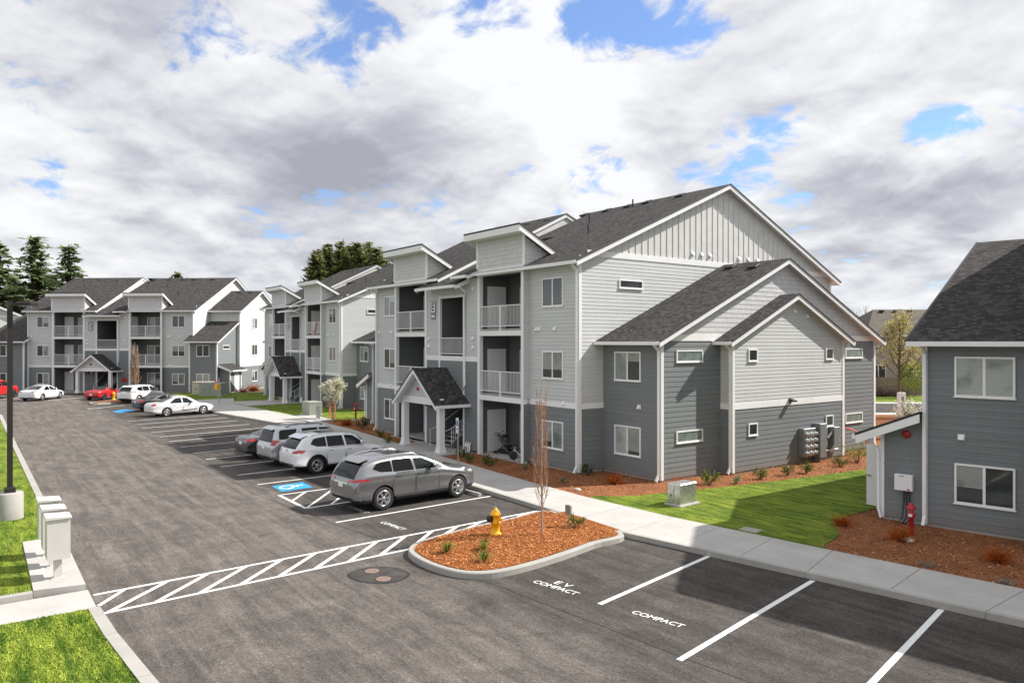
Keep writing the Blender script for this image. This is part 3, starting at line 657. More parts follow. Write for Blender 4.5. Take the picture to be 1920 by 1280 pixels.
# ------------------------------------------------------------------ ground, paving, markings
def asphalt_fn(nt, b):
    tc = nt.new('ShaderNodeTexCoord').outputs['Object']; sp = nt.new('ShaderNodeSeparateXYZ', {0: tc})
    x, y = sp.outputs[0], sp.outputs[1]
    lane = nt.math('MULTIPLY', nt.maprange(nt.math('ADD', y, nt.math('MULTIPLY', nt.noise(tc, .5, 4), 2.4)), 9.6, 11.2, 1, 0, True), nt.maprange(y, -3, 2.5, .6, 1))
    lane = nt.math('MULTIPLY', lane, nt.maprange(x, -22, -8, 1, .6))
    big = nt.noise(tc, .22, 5, .6, .4)
    st = nt.noise(nt.new('ShaderNodeMapping', {'Vector': tc, 'Rotation': (0, 0, R(-4)), 'Scale': (.12, 1.3, 1)}).outputs[0], 1, 5, .6, .6)   # wheel paths along the lane
    med = nt.noise(tc, 1.6, 5, .65); fine = nt.noise(tc, 24, 5, .85); grit = nt.new('ShaderNodeTexVoronoi', {'Vector': tc, 'Scale': 22.0}).outputs['Distance']
    dust = nt.math('ADD', nt.math('MULTIPLY', st, .45), nt.math('ADD', nt.math('MULTIPLY', big, .3), nt.math('MULTIPLY', med, .25)))
    dust = nt.math('ADD', nt.math('MULTIPLY', nt.maprange(dust, .36, .64), .6), nt.math('MULTIPLY', lane, .4))
    def n11(v, lo, hi): return nt.maprange(v, lo, hi, -1, 1)
    blot = n11(nt.noise(tc, .8, 6, .7, .8), .38, .62); b2 = n11(nt.noise(tc, 3.1, 6, .75, .4), .36, .64); g2 = n11(nt.noise(tc, 11, 6, .8), .36, .64)
    strk = n11(nt.noise(nt.new('ShaderNodeMapping', {'Vector': tc, 'Rotation': (0, 0, R(-3)), 'Scale': (.22, 2.6, 1)}).outputs[0], 1, 6, .72, .5), .38, .62)
    m = nt.math('ADD', nt.math('ADD', nt.math('MULTIPLY', blot, .11), nt.math('MULTIPLY', b2, .07)), nt.math('ADD', nt.math('MULTIPLY', g2, .16), nt.math('MULTIPLY', strk, .14)))
    m = nt.math('ADD', m, nt.math('MULTIPLY', n11(fine, .34, .66), .34))
    lev = nt.math('ADD', nt.math('MULTIPLY', nt.maprange(lane, 0, 1, .056, .107), nt.math('EXPONENT', nt.math('MULTIPLY', m, 1.75))), 0.0)
    c = nt.vmath('MULTIPLY', nt.new('ShaderNodeCombineXYZ', {'X': lev, 'Y': lev, 'Z': lev}).outputs[0], (1.1, .97, .88))
    c = nt.mix(nt.maprange(grit, .0, .15, .55, 0), c, (.3, .28, .255))
    pale = nt.maprange(nt.noise(nt.new('ShaderNodeMapping', {'Vector': tc, 'Rotation': (0, 0, R(-5)), 'Scale': (.35, 1.9, 1)}).outputs[0], .9, 8, .8, 1.0), .56, .76, 0, .55)
    c = nt.mix(nt.math('MULTIPLY', pale, nt.maprange(lane, 0, 1, .35, 1)), c, (.24, .212, .188))
    stain = nt.maprange(nt.noise(tc, .95, 5, .7, 1.0), .64, .76, 0, .5)
    c = nt.mix(stain, c, (.032, .029, .028))
    nt.l.new(c, b.inputs['Base Color'])
    bp = nt.new('ShaderNodeBump', {'Height': nt.math('ADD', fine, grit), 'Strength': .35, 'Distance': .008}); nt.l.new(bp.outputs[0], b.inputs['Normal'])
def grass_fn(nt, b):
    tc = nt.new('ShaderNodeTexCoord').outputs['Object']
    a = nt.noise(tc, .7, 5, .6, .5); s = nt.noise(nt.new('ShaderNodeMapping', {'Vector': tc, 'Rotation': (0, 0, R(38)), 'Scale': (.7, 3.2, 1)}).outputs[0], 1.3, 4, .6); f = nt.noise(tc, 55, 3, .7); g = nt.noise(tc, 14, 3, .7)
    d = nt.math('ADD', nt.math('MULTIPLY', a, .4), nt.math('MULTIPLY', s, .6))
    c = nt.mix(nt.maprange(d, .38, .62), (.075, .15, .013), (.36, .42, .05))
    c = nt.mix(nt.maprange(g, .3, .7, 0, .5), c, nt.mix(.5, c, (.03, .075, .01)))
    c = nt.mix(nt.maprange(f, .35, .7, 0, .7), nt.mix(.45, c, (.02, .045, .006)), c)
    c = nt.mix(nt.maprange(nt.noise(tc, 3.3, 4, .7), .6, .75, 0, .45), c, (.38, .38, .09))
    nt.l.new(c, b.inputs['Base Color'])
    bp = nt.new('ShaderNodeBump', {'Height': nt.math('ADD', f, g), 'Strength': .8, 'Distance': .03}); nt.l.new(bp.outputs[0], b.inputs['Normal'])
def mulch_fn(c0, c1):
    def fn(nt, b):
        tc = nt.new('ShaderNodeTexCoord').outputs['Object']
        v = nt.new('ShaderNodeTexVoronoi', {'Vector': nt.new('ShaderNodeMapping', {'Vector': tc, 'Scale': (1, 1.9, 1)}).outputs[0], 'Scale': 26.0}); n = nt.noise(tc, 30, 4, .7); big = nt.noise(tc, 1.1, 4)
        sv = nt.new('ShaderNodeSeparateColor', {0: v.outputs['Color']}).outputs[0]
        c = nt.mix(nt.maprange(nt.math('ADD', nt.math('MULTIPLY', sv, .6), nt.math('MULTIPLY', n, .5)), .25, .85), c0, c1)
        c = nt.mix(nt.maprange(big, .35, .65, .35, 0), c, [x * .55 for x in c0])
        nt.l.new(c, b.inputs['Base Color'])
        bp = nt.new('ShaderNodeBump', {'Height': nt.math('ADD', v.outputs['Distance'], n), 'Strength': .9, 'Distance': .04}); nt.l.new(bp.outputs[0], b.inputs['Normal'])
    return fn
def conc_fn(c):
    def fn(nt, b):
        tc = nt.new('ShaderNodeTexCoord').outputs['Object']
        a = nt.noise(tc, .9, 6, .6); s = nt.noise(tc, 6, 5, .7); f = nt.noise(tc, 80, 2)
        m = nt.math('ADD', nt.math('MULTIPLY', a, .5), nt.math('ADD', nt.math('MULTIPLY', s, .3), nt.math('MULTIPLY', f, .2)))
        col = nt.mix(nt.maprange(m, .36, .64), [x * .84 for x in c], [x * 1.1 for x in c])
        col = nt.mix(nt.maprange(nt.noise(tc, 2.3, 6, .75), .62, .72, 0, .3), col, [x * .55 for x in c])
        nt.l.new(col, b.inputs['Base Color'])
        bp = nt.new('ShaderNodeBump', {'Height': f, 'Strength': .2, 'Distance': .004}); nt.l.new(bp.outputs[0], b.inputs['Normal'])
    return fn
def paint_fn(col, wear=.35):
    def fn(nt, b):
        tc = nt.new('ShaderNodeTexCoord').outputs['Object']
        n = nt.noise(tc, 9, 5, .75); n2 = nt.noise(tc, 45, 3, .7)
        w = nt.math('ADD', nt.math('MULTIPLY', n, .6), nt.math('MULTIPLY', n2, .4))
        nt.l.new(nt.mix(nt.maprange(w, .52, .7, 0, wear), col, (.13, .12, .115)), b.inputs['Base Color'])
    return fn
M_asph = mat('asphalt', (.1, .1, .1), .93, fn=asphalt_fn, spec=.25)
M_grass = mat('lawn_grass', (.08, .15, .02), .9, fn=grass_fn, spec=.15)
M_wild = mat('rough_grass', (.1, .1, .07), .95, fn=vary(.4, .25, 6), spec=.1)
M_mulch = mat('brown_bark_mulch', (.1, .04, .02), .95, fn=mulch_fn((.2, .078, .034), (.56, .23, .1)), spec=.15)
M_mulch2 = mat('orange_bark_mulch', (.3, .1, .03), .95, fn=mulch_fn((.17, .05, .012), (.6, .215, .062)), spec=.15)
M_side = mat('sidewalk_concrete', (.47, .46, .44), .9, fn=conc_fn((.45, .435, .415)), spec=.25)
M_kerb = mat('kerb_concrete', (.4, .385, .36), .9, fn=conc_fn((.37, .355, .33)), spec=.25)
M_line = mat('road_paint', (.75, .75, .74), .7, fn=paint_fn((.76, .76, .75), .45))
M_blue = mat('blue_road_paint', (.02, .28, .62), .6, fn=paint_fn((.02, .3, .66), .3))
M_patch = mat('fresh_asphalt', (.062, .057, .054), .95, fn=vary(3, .3, 5, .4, 60), spec=.2)
M_seam = mat('joint_sealant', (.018, .017, .017), .8)

g = MB(); S = 1500
g.face([(-S, -S, -.08), (S, -S, -.08), (S, S, -.08), (-S, S, -.08)], M_wild); struct('ground', g)
g = MB(); g.face([(-170, -45, 0), (40, -45, 0), (40, 17.5, 0), (-20, 17.5, 0), (-62, 18.5, 0), (-66, 20, 0), (-170, 20, 0)], M_asph); struct('parking_lot', g)

def lerp(a, b, t): return tuple(a[i] + (b[i] - a[i]) * t for i in range(len(a)))
def strip(mb, A, B_, z0, z1, m, n=1, gap=0.0):
    """slab between two polylines with the same number of points, cut into n panels per segment"""
    for k in range(len(A) - 1):
        L = math.dist(A[k], A[k + 1]); c = max(1, round(L / n)) if n else 1
        for i in range(c):
            t0, t1 = i / c + gap / 2 / L, (i + 1) / c - gap / 2 / L
            p = [lerp(A[k], A[k + 1], t0), lerp(A[k], A[k + 1], t1), lerp(B_[k], B_[k + 1], t1), lerp(B_[k], B_[k + 1], t0)]
            mb.prism(p, z0, z1, m)
def offset(P, d):
    out = []
    for i, p in enumerate(P):
        a, b = Vector(P[max(0, i - 1)]), Vector(P[min(len(P) - 1, i + 1)]); t = (b - a).normalized(); out.append((p[0] - t.y * d, p[1] + t.x * d))
    return out
KB = [(-74, 17.0), (-66, 15.6), (-60, 15.67), (-54.04, 16.45), (-48.1, 17.1), (-43.9, 17.35), (-34, 16.55), (-26, 15.75), (-23.65, 15.53), (-19.6, 15.42), (-15.36, 15.22), (-10.16, 16.07), (-6.5, 16.63), (8, 19.0)]
IN = [(-74, 21.0), (-67.5, 19.2), (-63.86, 19.27), (-54.57, 19.6), (-49.02, 19.65), (-43.5, 19.5), (-34, 18.62), (-26.42, 18.03), (-22.85, 17.79), (-19.66, 17.66), (-15.8, 17.8), (-10.8, 18.34), (-6.58, 18.9), (8, 21.3)]
m_ = MB(); strip(m_, offset(KB, .16), IN, -.08, .135, M_side, 1.75, .018)
m_.prism([(-35.9, 18.78), (-31.0, 18.42), (-31.0, 20.3), (-35.9, 20.3)], -.08, .128, M_side); m_.prism([(-39.6, 20.1), (-35.92, 20.1), (-35.92, 21.9), (-39.6, 21.9)], -.08, .09, M_side); m_.prism([(-31.0, 20.28), (-26.8, 20.28), (-26.8, 21.9), (-31.0, 21.9)], -.08, .095, M_side)
m_.prism([(-70, 19.4), (-64.9, 19.5), (-64.9, 24.4), (-69.8, 24.4)], -.08, .128, M_side); m_.prism([(-54.3, 19.72), (-49.6, 19.76), (-49.6, 20.9), (-54.6, 21.1)], -.08, .125, M_side)
m_.prism([(-91.5, 11.0), (-89.2, 13.6), (-92.2, 16.2), (-94.5, 13.6)], -.08, .12, M_side)
struct('sidewalk', m_)
m_ = MB(); strip(m_, KB, offset(KB, .15), -.08, .14, M_kerb, 3.2, .01); struct('kerb', m_)
# mulch beds and lawns behind the walk (each sheet a little above the one below)
def sheet(mb, poly, z, m): mb.face([(p[0], p[1], z) for p in poly], m)
g = MB(); sheet(g, [p for p in IN[4:]] + [(8, 45), (-47, 45), (-48.5, 20.5)], .085, M_mulch); struct('mulch_bed', g, 'structure')
def smooth_poly(P, n=4):
    out = []
    for i in range(len(P)):
        p0, p1, p2, p3 = [Vector(P[(i + k - 1) % len(P)]) for k in range(4)]
        for t in [k / n for k in range(n)]:
            out.append(tuple(.5 * ((2 * p1) + (-p0 + p2) * t + (2 * p0 - 5 * p1 + 4 * p2 - p3) * t * t + (-p0 + 3 * p1 - 3 * p2 + p3) * t ** 3)))
    return out
LAWN_E = [(-19.6, 17.75), (-18.9, 19.3), (-18.45, 21.5), (-17.9, 24.0), (-17.35, 28), (-16.6, 33), (-14.8, 36), (-14.2, 30), (-13.7, 26.2), (-12.85, 24.6), (-12.75, 22.6), (-12.35, 21.2), (-11.6, 20.0), (-11.35, 18.9), (-11.45, 18.3), (-15.7, 17.86)]
LAWN_F = [(-63.9, 19.35), (-64.8, 20.9), (-64.7, 24.2), (-58.0, 24.45), (-55.2, 25.6), (-50.3, 26.0), (-48.2, 23.2), (-48.9, 21.2), (-54.6, 21.16), (-54.36, 19.7)]
LAWN_G = [(-83, 16.6), (-85.2, 19.2), (-80, 25.8), (-74, 26), (-70.2, 23), (-70.3, 19.9), (-74, 21.1), (-74.6, 17.4), (-79, 16.6)]
lawns = []
g = MB(); sheet(g, smooth_poly(LAWN_E), .1, M_grass); sheet(g, LAWN_F, .1, M_grass); sheet(g, smooth_poly(LAWN_G), .1, M_grass)
sheet(g, [(-48.5, 45), (8, 45), (8, 62), (-110, 62), (-76, 45)], -.02, M_wild)
struct('lawn', g)
g = MB(); sheet(g, [(-70.3, 24.5), (-80, 26), (-80, 45), (-48.6, 45), (-48.6, 20.8)], .06, M_mulch); struct('mulch_bed', g)
# left side: lawns, kerbs, mailbox pad, ramp walk
g = MB()
LEFT_FAR = [(-70, -30), (-69, 1.0), (-67.5, 2.05), (-24.3, 2.05), (-24.32, 1.28), (-19.4, 1.22), (-19.4, -30)]
LEFT_NEAR = [(-17.5, 2.05), (-15.7, 2.1), (-13.4, 2.26), (-9, 2.6), (2, 3.6), (2, -30), (-17.5, -30)]
sheet(g, LEFT_FAR, .12, M_grass); sheet(g, LEFT_NEAR, .12, M_grass); struct('lawn', g)
g = MB()
strip(g, [(-69.3, 1.0), (-67.7, 2.28), (-60, 2.26), (-24.3, 2.24)], [(-69.05, 1.0), (-67.5, 2.04), (-60, 2.04), (-24.3, 2.04)][::1], -.05, .14, M_kerb, 3.1, .012)
strip(g, [(-17.5, 2.26), (-15.7, 2.32), (-13.4, 2.49), (-9, 2.83), (2, 3.85)], [(-17.5, 2.04), (-15.7, 2.1), (-13.4, 2.26), (-9, 2.6), (2, 3.6)], -.05, .14, M_kerb, 3.1, .012)
g.prism([(-19.42, -30), (-19.22, -30), (-19.22, 1.2), (-19.42, 1.2)], -.05, .145, M_kerb)
struct('kerb', g)
g = MB(); g.prism([(-24.3, 1.28), (-19.4, 1.22), (-19.2, 2.2), (-24.3, 2.24)], -.05, .15, M_side); strip(g, [(-19.2, -30), (-19.2, 2.25)], [(-17.52, -30), (-17.52, 2.25)], -.05, .02, M_side, 1.8, .014); struct('walkway', g)
# planting island
ISL = smooth_poly([(-18.66, 15.3), (-18.62, 13.5), (-18.38, 11.6), (-18.0, 10.1), (-17.4, 9.38), (-16.3, 9.18), (-15.2, 9.35), (-14.62, 9.8), (-14.44, 10.6), (-14.58, 12.0), (-14.95, 13.7), (-15.38, 15.2)][:-1] + [(-15.36, 15.2)], 5)
isl = [p for p in ISL if p[1] <= 15.32]
def inset(P, d):
    c = Vector((sum(p[0] for p in P) / len(P), sum(p[1] for p in P) / len(P))); out = []
    for i, p in enumerate(P):
        a, b = Vector(P[i - 1]), Vector(P[(i + 1) % len(P)]); t = (b - a).normalized(); n = Vector((-t.y, t.x))
        if n.dot(c - Vector(p)) < 0: n = -n
        out.append((p[0] + n.x * d, p[1] + n.y * d))
    return out
isl_in = inset(isl, .17)
g = MB(); n_ = len(isl)
vs = [(p[0], p[1], -.03) for p in isl] + [(p[0] * .995 + q[0] * .005, p[1] * .995 + q[1] * .005, .13) for p, q in zip(isl, isl_in)] + [(p[0] * .85 + q[0] * .15, p[1] * .85 + q[1] * .15, .155) for p, q in zip(isl, isl_in)] + [(q[0], q[1], .155) for q in isl_in] + [(q[0], q[1], .05) for q in isl_in]
g.add(vs, [(r * n_ + j, r * n_ + (j + 1) % n_, (r + 1) * n_ + (j + 1) % n_, (r + 1) * n_ + j) for r in range(4) for j in range(n_)], M_kerb); struct('kerb', g)
g = MB(); sheet(g, [(q[0], q[1]) for q in isl_in] , .165, M_mulch2); sheet(g, [(-18.3, 14.2), (-15.5, 14.2), (-15.6, 15.3), (-18.3, 15.5)], .161, M_mulch2); struct('mulch_bed', g)
# second, far island with its own kerb
g = MB(); fi = [(-76.9, 9.6), (-75.9, 9.0), (-74.9, 9.5), (-76.5, 12.9), (-79.2, 15.6), (-80.9, 14.6), (-78.5, 11.6)]
g.prism(smooth_poly(fi), -.03, .15, M_kerb); sheet(g, inset(smooth_poly(fi), .2), .16, M_mulch2); struct('planting_island', g)
# painted lines
g = MB(); ZL = .004
def line(a, b, w=.1, z=ZL, m=M_line):
    a, b = Vector(a), Vector(b); d = (b - a).normalized(); n = Vector((-d.y, d.x)) * w / 2
    g.face([(*(a - n), z), (*(b - n), z), (*(b + n), z), (*(a + n), z)], m)
for x, s in ((-58.19, .18), (-55.6, .175), (-53.02, .17), (-50.24, .17), (-47.61, .16), (-45.06, .15), (-42.32, .13), (-39.64, .11), (-37.21, .1), (-34.68, .08), (-32.05, .07), (-29.46, .068)):
    yk = 15.6 if x < -50 else (16.6 if x < -38 else 15.9); line((x, 9.25), (x - s * (yk - 9.25), yk))
line((-21.87, 9.28), (-22.28, 15.4))
for a, b in (((-12.68, 15.69), (-11.74, 10.93)), ((-9.94, 16.04), (-8.85, 10.14)), ((-7.28, 16.48), (-6.05, 10.3)), ((-4.55, 16.9), (-3.3, 10.8))): line(a, b, .12)
# access aisle beside the grey crossover
line((-26.98, 9.2), (-27.2, 15.5)); line((-24.3, 9.25), (-24.75, 15.5)); line((-27.0, 9.25), (-24.28, 9.25), .12)
line((-25.7, 9.27), (-26.97, 10.25), .1, .0075)
for k in range(5):
    y = 9.3 + k * .9; line((-24.36 - k * .06, y), (-27.0 - k * .06, y + 2.1), .1, .0075)
# crosswalk
def A_(y): return -18.78 - (y - 2.3) * .049
def B_l(y): return -17.39 - (y - 2.3) * .068
line((A_(2.3), 2.3), (A_(15.35), 15.35), .11); line((B_l(2.3), 2.3), (B_l(9.9), 9.9), .11); line((B_l(9.9), 9.9), (-18.72, 12.2), .11); line((-18.72, 12.2), (-18.8, 15.3), .11)
line((-17.95, 2.3), (A_(2.95), 2.95), .1, .0075)
yy = 2.42
while yy < 14:
    y2 = yy + 1.42; bx = B_l(yy) if yy < 9.9 else -17.92 - min(.8, (yy - 9.9) * .35)
    if y2 < 15.3: line((bx - .02, yy), (A_(y2) + .02, y2), .115, .0075)
    yy += .915
# accessible stall emblem
c0 = [(-28.81, 9.6), (-27.57, 9.56), (-27.68, 10.82), (-28.92, 10.86)]
g.face([(*p, .005) for p in c0], M_blue)
def emb(px, py): return (-28.24 + px * .9 - .07 * py, 10.2 + py * .9)
ang = [math.radians(a) for a in range(200, 480, 20)]
for a, b in zip(ang, ang[1:]): line(emb(-.02 + .33 * math.cos(a - 1.9), -.18 + .33 * math.sin(a - 1.9)), emb(-.02 + .33 * math.cos(b - 1.9), -.18 + .33 * math.sin(b - 1.9)), .09, .009)
line(emb(-.1, .4), emb(-.08, .0), .11, .0095); line(emb(-.08, .02), emb(.2, .0), .1, .01); line(emb(.2, .0), emb(.36, -.34), .1, .0105); line(emb(-.1, .52), emb(-.1, .42), .15, .0107); line(emb(-.08, .22), emb(.16, .2), .08, .0109)
g.face([(-67.0, 9.5, .005), (-65.4, 9.9, .005), (-67.0, 11.3, .005), (-68.6, 10.6, .005)], M_blue)
line((-70.5, 8.2), (-73.2, 11.4), .12)
for k in range(4): line((-80.5 - k * 1.9, 8.4 - k * 2.1), (-84.4 - k * 1.9, 11.8 - k * 2.1), .12)
struct('road_marking', g)
def road_text(body, size, x, y, rot, sx=1.15):
    o = place('road_lettering', text_mesh(body, size, M_line, sx=sx), None, (x, y, .0065), rot); o['kind'] = 'structure'
road_text('E V', .3, -13.2, 11.14, R(10), 1.15); road_text('COMPACT', .27, -13.13, 10.85, R(10), 1.0); road_text('COMPACT', .26, -10.42, 11.28, R(11), .95); road_text('COMPACT', .27, -20.45, 10.5, R(6), .95); road_text('COMPACT', .27, -23.1, 10.56, R(5), .95)
g = MB()
for a, b in zip([(-14.4, 9.82), (-13.89, 9.88), (-11.26, 10.1), (-8.95, 10.27), (-5, 10.7)], [(-13.89, 9.88), (-11.26, 10.1), (-8.95, 10.27), (-5, 10.7), (2, 11.6)]): line(a, b, .03, .003, M_seam)
for a, b in zip([(-64, 8.7), (-50, 8.6), (-36, 8.75), (-27.5, 8.6), (-20.5, 9.3)], [(-50, 8.6), (-36, 8.75), (-27.5, 8.6), (-20.5, 9.3), (-18.9, 9.6)]): line(a, b, .022, .003, M_seam)
pa = smooth_poly([(-17.15, 8.0), (-16.9, 7.35), (-16.2, 7.3), (-15.6, 7.75), (-15.55, 8.3), (-15.9, 8.75), (-16.5, 8.75), (-17.0, 8.45)])
sheet(g, inset(pa, .1), .0055, M_seam); sheet(g, inset(pa, .17), .008, M_patch); struct('road_patch', g)
M_cov = mat('rusty_cast_iron', (.27, .19, .155), .8, .1, fn=vary(20, .3, 4, .5, 60))
for k, (x, y, lb) in enumerate(((-16.69, 8.0, 'round rusty manhole cover in the dark road patch, farther one'), (-15.97, 7.95, 'round rusty manhole cover in the dark road patch, nearer one'))):
    c = MB(); c.lathe([(.175, .004), (.175, .014), (.14, .014), (.135, .011), (.0, .012)], M_cov, 24)
    for q in range(4): c.box(-.11, .11, -.1 + q * .06, -.08 + q * .06, .012, .018, M_cov)
    tag(c.build('manhole_cover', None, (x, y, .008)), lb, 'manhole cover', 'manhole covers')
c = MB(); c.bev(-.28, .28, -.2, .2, .1, .13, M_conc, .01); tag(c.build('utility_box_lid', None, (-13.44, 18.5, 0), R(8)), 'flat pale utility box lid set in the lawn beside the walk', 'utility lid')
c = MB(); c.loft([[(x, -.08, 0), (x, -.06, .12), (x, .06, .12), (x, .08, 0)] for x in (-.9, .9)], M_conc, True, True)
tag(c.build('wheel_stop', None, (-23.35, 14.98, 0), R(4)), 'low concrete wheel stop in front of the grey crossover', 'wheel stop')
c = MB(); c.loft([[(x, -.08, 0), (x, -.06, .12), (x, .06, .12), (x, .08, 0)] for x in (-.9, .9)], M_conc, True, True)
# ------------------------------------------------------------------ grass blades and bark chips as real geometry near the camera
def in_poly(x, y, P):
    c = False; j = len(P) - 1
    for i in range(len(P)):
        if (P[i][1] > y) != (P[j][1] > y) and x < (P[j][0] - P[i][0]) * (y - P[i][1]) / (P[j][1] - P[i][1]) + P[i][0]: c = not c
        j = i
    return c
def visible(x, y, m=.08):
    d = Fv.x * x + Fv.y * y
    return d > 4 and abs((Rv.x * x + Rv.y * y) / d) < 960 / FPX + m and d > 11.8
def grass_blade_fn(nt, b):
    tc = nt.new('ShaderNodeTexCoord').outputs['Object']
    s = nt.noise(nt.new('ShaderNodeMapping', {'Vector': tc, 'Rotation': (0, 0, R(38)), 'Scale': (.7, 3.2, 1)}).outputs[0], 1.3, 4, .6); f = nt.noise(tc, 9, 3)
    nt.l.new(nt.mix(nt.maprange(nt.math('ADD', nt.math('MULTIPLY', s, .75), nt.math('MULTIPLY', f, .25)), .39, .61), (.075, .16, .016), (.42, .5, .08)), b.inputs['Base Color'])
M_blade = mat('grass_blades', (.1, .2, .03), .8, fn=grass_blade_fn, spec=.2)
def blades(poly, z, dens, hmax, name, seed, box, m=M_blade, w=.012, lean=.5):
    r = random.Random(seed); b = MB(); k = b.mi(m); n = int((box[1] - box[0]) * (box[3] - box[2]) * dens)
    for _ in range(n):
        x, y = r.uniform(box[0], box[1]), r.uniform(box[2], box[3])
        if not in_poly(x, y, poly) or not visible(x, y): continue
        a = r.uniform(0, 6.28); h = hmax * r.uniform(.5, 1); ww = w * r.uniform(.7, 1.3); lx, ly = r.gauss(0, lean) * h, r.gauss(0, lean) * h
        dx, dy = math.cos(a) * ww, math.sin(a) * ww; i = len(b.v)
        b.v += [(x - dx, y - dy, z), (x + dx, y + dy, z), (x + lx, y + ly, z + h)]; b.f.append((i, i + 1, i + 2)); b.fm.append(k); b.sm.append(False)
    if b.v:
        o = b.build(name); o['kind'] = 'stuff'
blades(LEFT_NEAR, .115, 1300, .05, 'grass', 1, (-17.5, -13, -1.5, 2.3))
blades(LEFT_FAR, .11, 420, .06, 'grass', 2, (-34, -19.4, -3, 2.05))
blades(LAWN_E, .09, 300, .04, 'grass', 3, (-19.6, -11, 17.7, 31))
def chips(poly, z, dens, name, seed, box, cols, size=.05):
    r = random.Random(seed); b = MB(); n = int((box[1] - box[0]) * (box[3] - box[2]) * dens)
    for _ in range(n):
        x, y = r.uniform(box[0], box[1]), r.uniform(box[2], box[3])
        if not in_poly(x, y, poly) or not visible(x, y): continue
        a = r.uniform(0, 6.28); l = size * r.uniform(.5, 1.4); w = l * r.uniform(.2, .4); t = r.uniform(-.5, .5) * l; u = r.uniform(-.3, .3) * w
        ca, sa = math.cos(a), math.sin(a); zz = z + r.uniform(.0, .02)
        b.face([(x + ca * l * i - sa * w * j, y + sa * l * i + ca * w * j, zz + t * i + u * j + abs(t)) for i, j in ((-.5, -.5), (.5, -.5), (.5, .5), (-.5, .5))], r.choice(cols))
    if b.v: o = b.build(name); o['kind'] = 'stuff'
CO = [mat('orange_bark_chip', (.5, .17, .05), .9), mat('tan_bark_chip', (.62, .28, .1), .9), mat('brown_bark_chip', (.2, .06, .02), .9)]
CB = [mat('brown_chip', (.26, .1, .045), .9), mat('rust_chip', (.42, .17, .07), .9), mat('tan_chip', (.5, .27, .14), .9), mat('dark_chip', (.09, .04, .02), .9)]
chips(isl_in, .16, 420, 'bark_chips', 4, (-18.6, -14.4, 9.2, 15.3), CO)
BED = [p for p in IN[5:13]] + [(-4, 24), (-11, 23), (-17, 34), (-20, 33), (-20, 22), (-23.4, 22), (-23.4, 20.6), (-43.5, 20.6)]
BEDX = [P for P in [BED]][0]
def chips_bed():
    r = random.Random(9); b = MB()
    for _ in range(60000):
        x, y = r.uniform(-44, -5), r.uniform(17.6, 33)
        if not in_poly(x, y, BEDX) or in_poly(x, y, LAWN_E) or not visible(x, y): continue
        a = r.uniform(0, 6.28); l = .06 * r.uniform(.5, 1.4); w = l * r.uniform(.2, .45); t = r.uniform(-.5, .5) * l; ca, sa = math.cos(a), math.sin(a)
        b.face([(x + ca * l * i - sa * w * j, y + sa * l * i + ca * w * j, .09 + t * i + abs(t)) for i, j in ((-.5, -.5), (.5, -.5), (.5, .5), (-.5, .5))], r.choice(CB))
    o = b.build('bark_chips'); o['kind'] = 'stuff'
chips_bed()
# ------------------------------------------------------------------ cars
def paint(name, col, metal=0.0, rough=.28):
    def fn(nt, b):
        tc = nt.new('ShaderNodeTexCoord').outputs['Object']; n = nt.noise(tc, 2.2, 4)
        nt.l.new(nt.mix(nt.maprange(n, .3, .7), [x * .93 for x in col], [min(1, x * 1.04) for x in col]), b.inputs['Base Color'])
    return mat(name, col, rough, metal, fn=fn, coat=.9)
M_cglass = mat('car_glass', (.01, .013, .014), .04, spec=.45)
M_tint = mat('tinted_glass', (.004, .004, .005), .06, spec=.3)
M_tail = mat('tail_lamp_red', (.42, .008, .012), .15, coat=1.0)
M_head = mat('head_lamp', (.55, .57, .58), .12, .3, coat=1.0)
M_seamc = mat('panel_gap', (.012, .012, .012), .8)
M_chr = mat('chrome', (.75, .75, .76), .12, 1.0)
M_clad = mat('black_cladding', (.025, .025, .027), .6)
def interp(T, x):
    if x <= T[0][0]: return T[0][1]
    for (a, va), (b, vb) in zip(T, T[1:]):
        if x <= b:
            t = (x - a) / (b - a); return va + (vb - va) * t
    return T[-1][1]
def wheel_meshes(r, w, spokes, dark, key):
    k = ('wheel', r, w, spokes, dark)
    if k in WCACHE: return WCACHE[k]
    ri = r * .66; t = MB()
    t.lathe([(ri, -w / 2 + .02), (r * .9, -w / 2), (r * .985, -w / 2 + .03), (r, -w / 4), (r, w / 4), (r * .985, w / 2 - .03), (r * .9, w / 2), (ri, w / 2 - .015)], M_rub, 32, (0, 0, 0), 'y', True, False)
    tm = t.build('tyre', mesh_only=True)
    q = MB(); am = mat('dark_alloy', (.1, .1, .105), .35, .8) if dark else M_alu
    # outer face is at y = -w/2 (right hand side of the car)
    q.lathe([(ri, w / 2 - .03), (ri + .004, -w / 2 + .012), (ri - .02, -w / 2 + .004), (ri - .035, -w / 2 + .04), (ri - .05, 0), (.0, .01)], am, 32, (0, 0, 0), 'y', True, False)
    q.lathe([(ri - .05, -.012), (.0, -.012)], M_black, 24, (0, 0, 0), 'y', False, False)
    q.lathe([(.065, -.01), (.06, -w / 2 + .012), (.03, -w / 2 + .0), (0, -w / 2 + .0)], am, 14, (0, 0, 0), 'y', True, False)
    for s in range(spokes):
        a = 2 * math.pi * s / spokes
        for o in (-.14, .14):
            p0 = (math.cos(a) * .04, -w / 2 + .025, math.sin(a) * .04); p1 = (math.cos(a + o) * (ri - .015), -w / 2 + .02, math.sin(a + o) * (ri - .015))
            q.beam(p0, p1, .042, .03, am, up=(0, 1, 0))
    WCACHE[k] = (tm, q.build('rim', mesh_only=True)); return WCACHE[k]
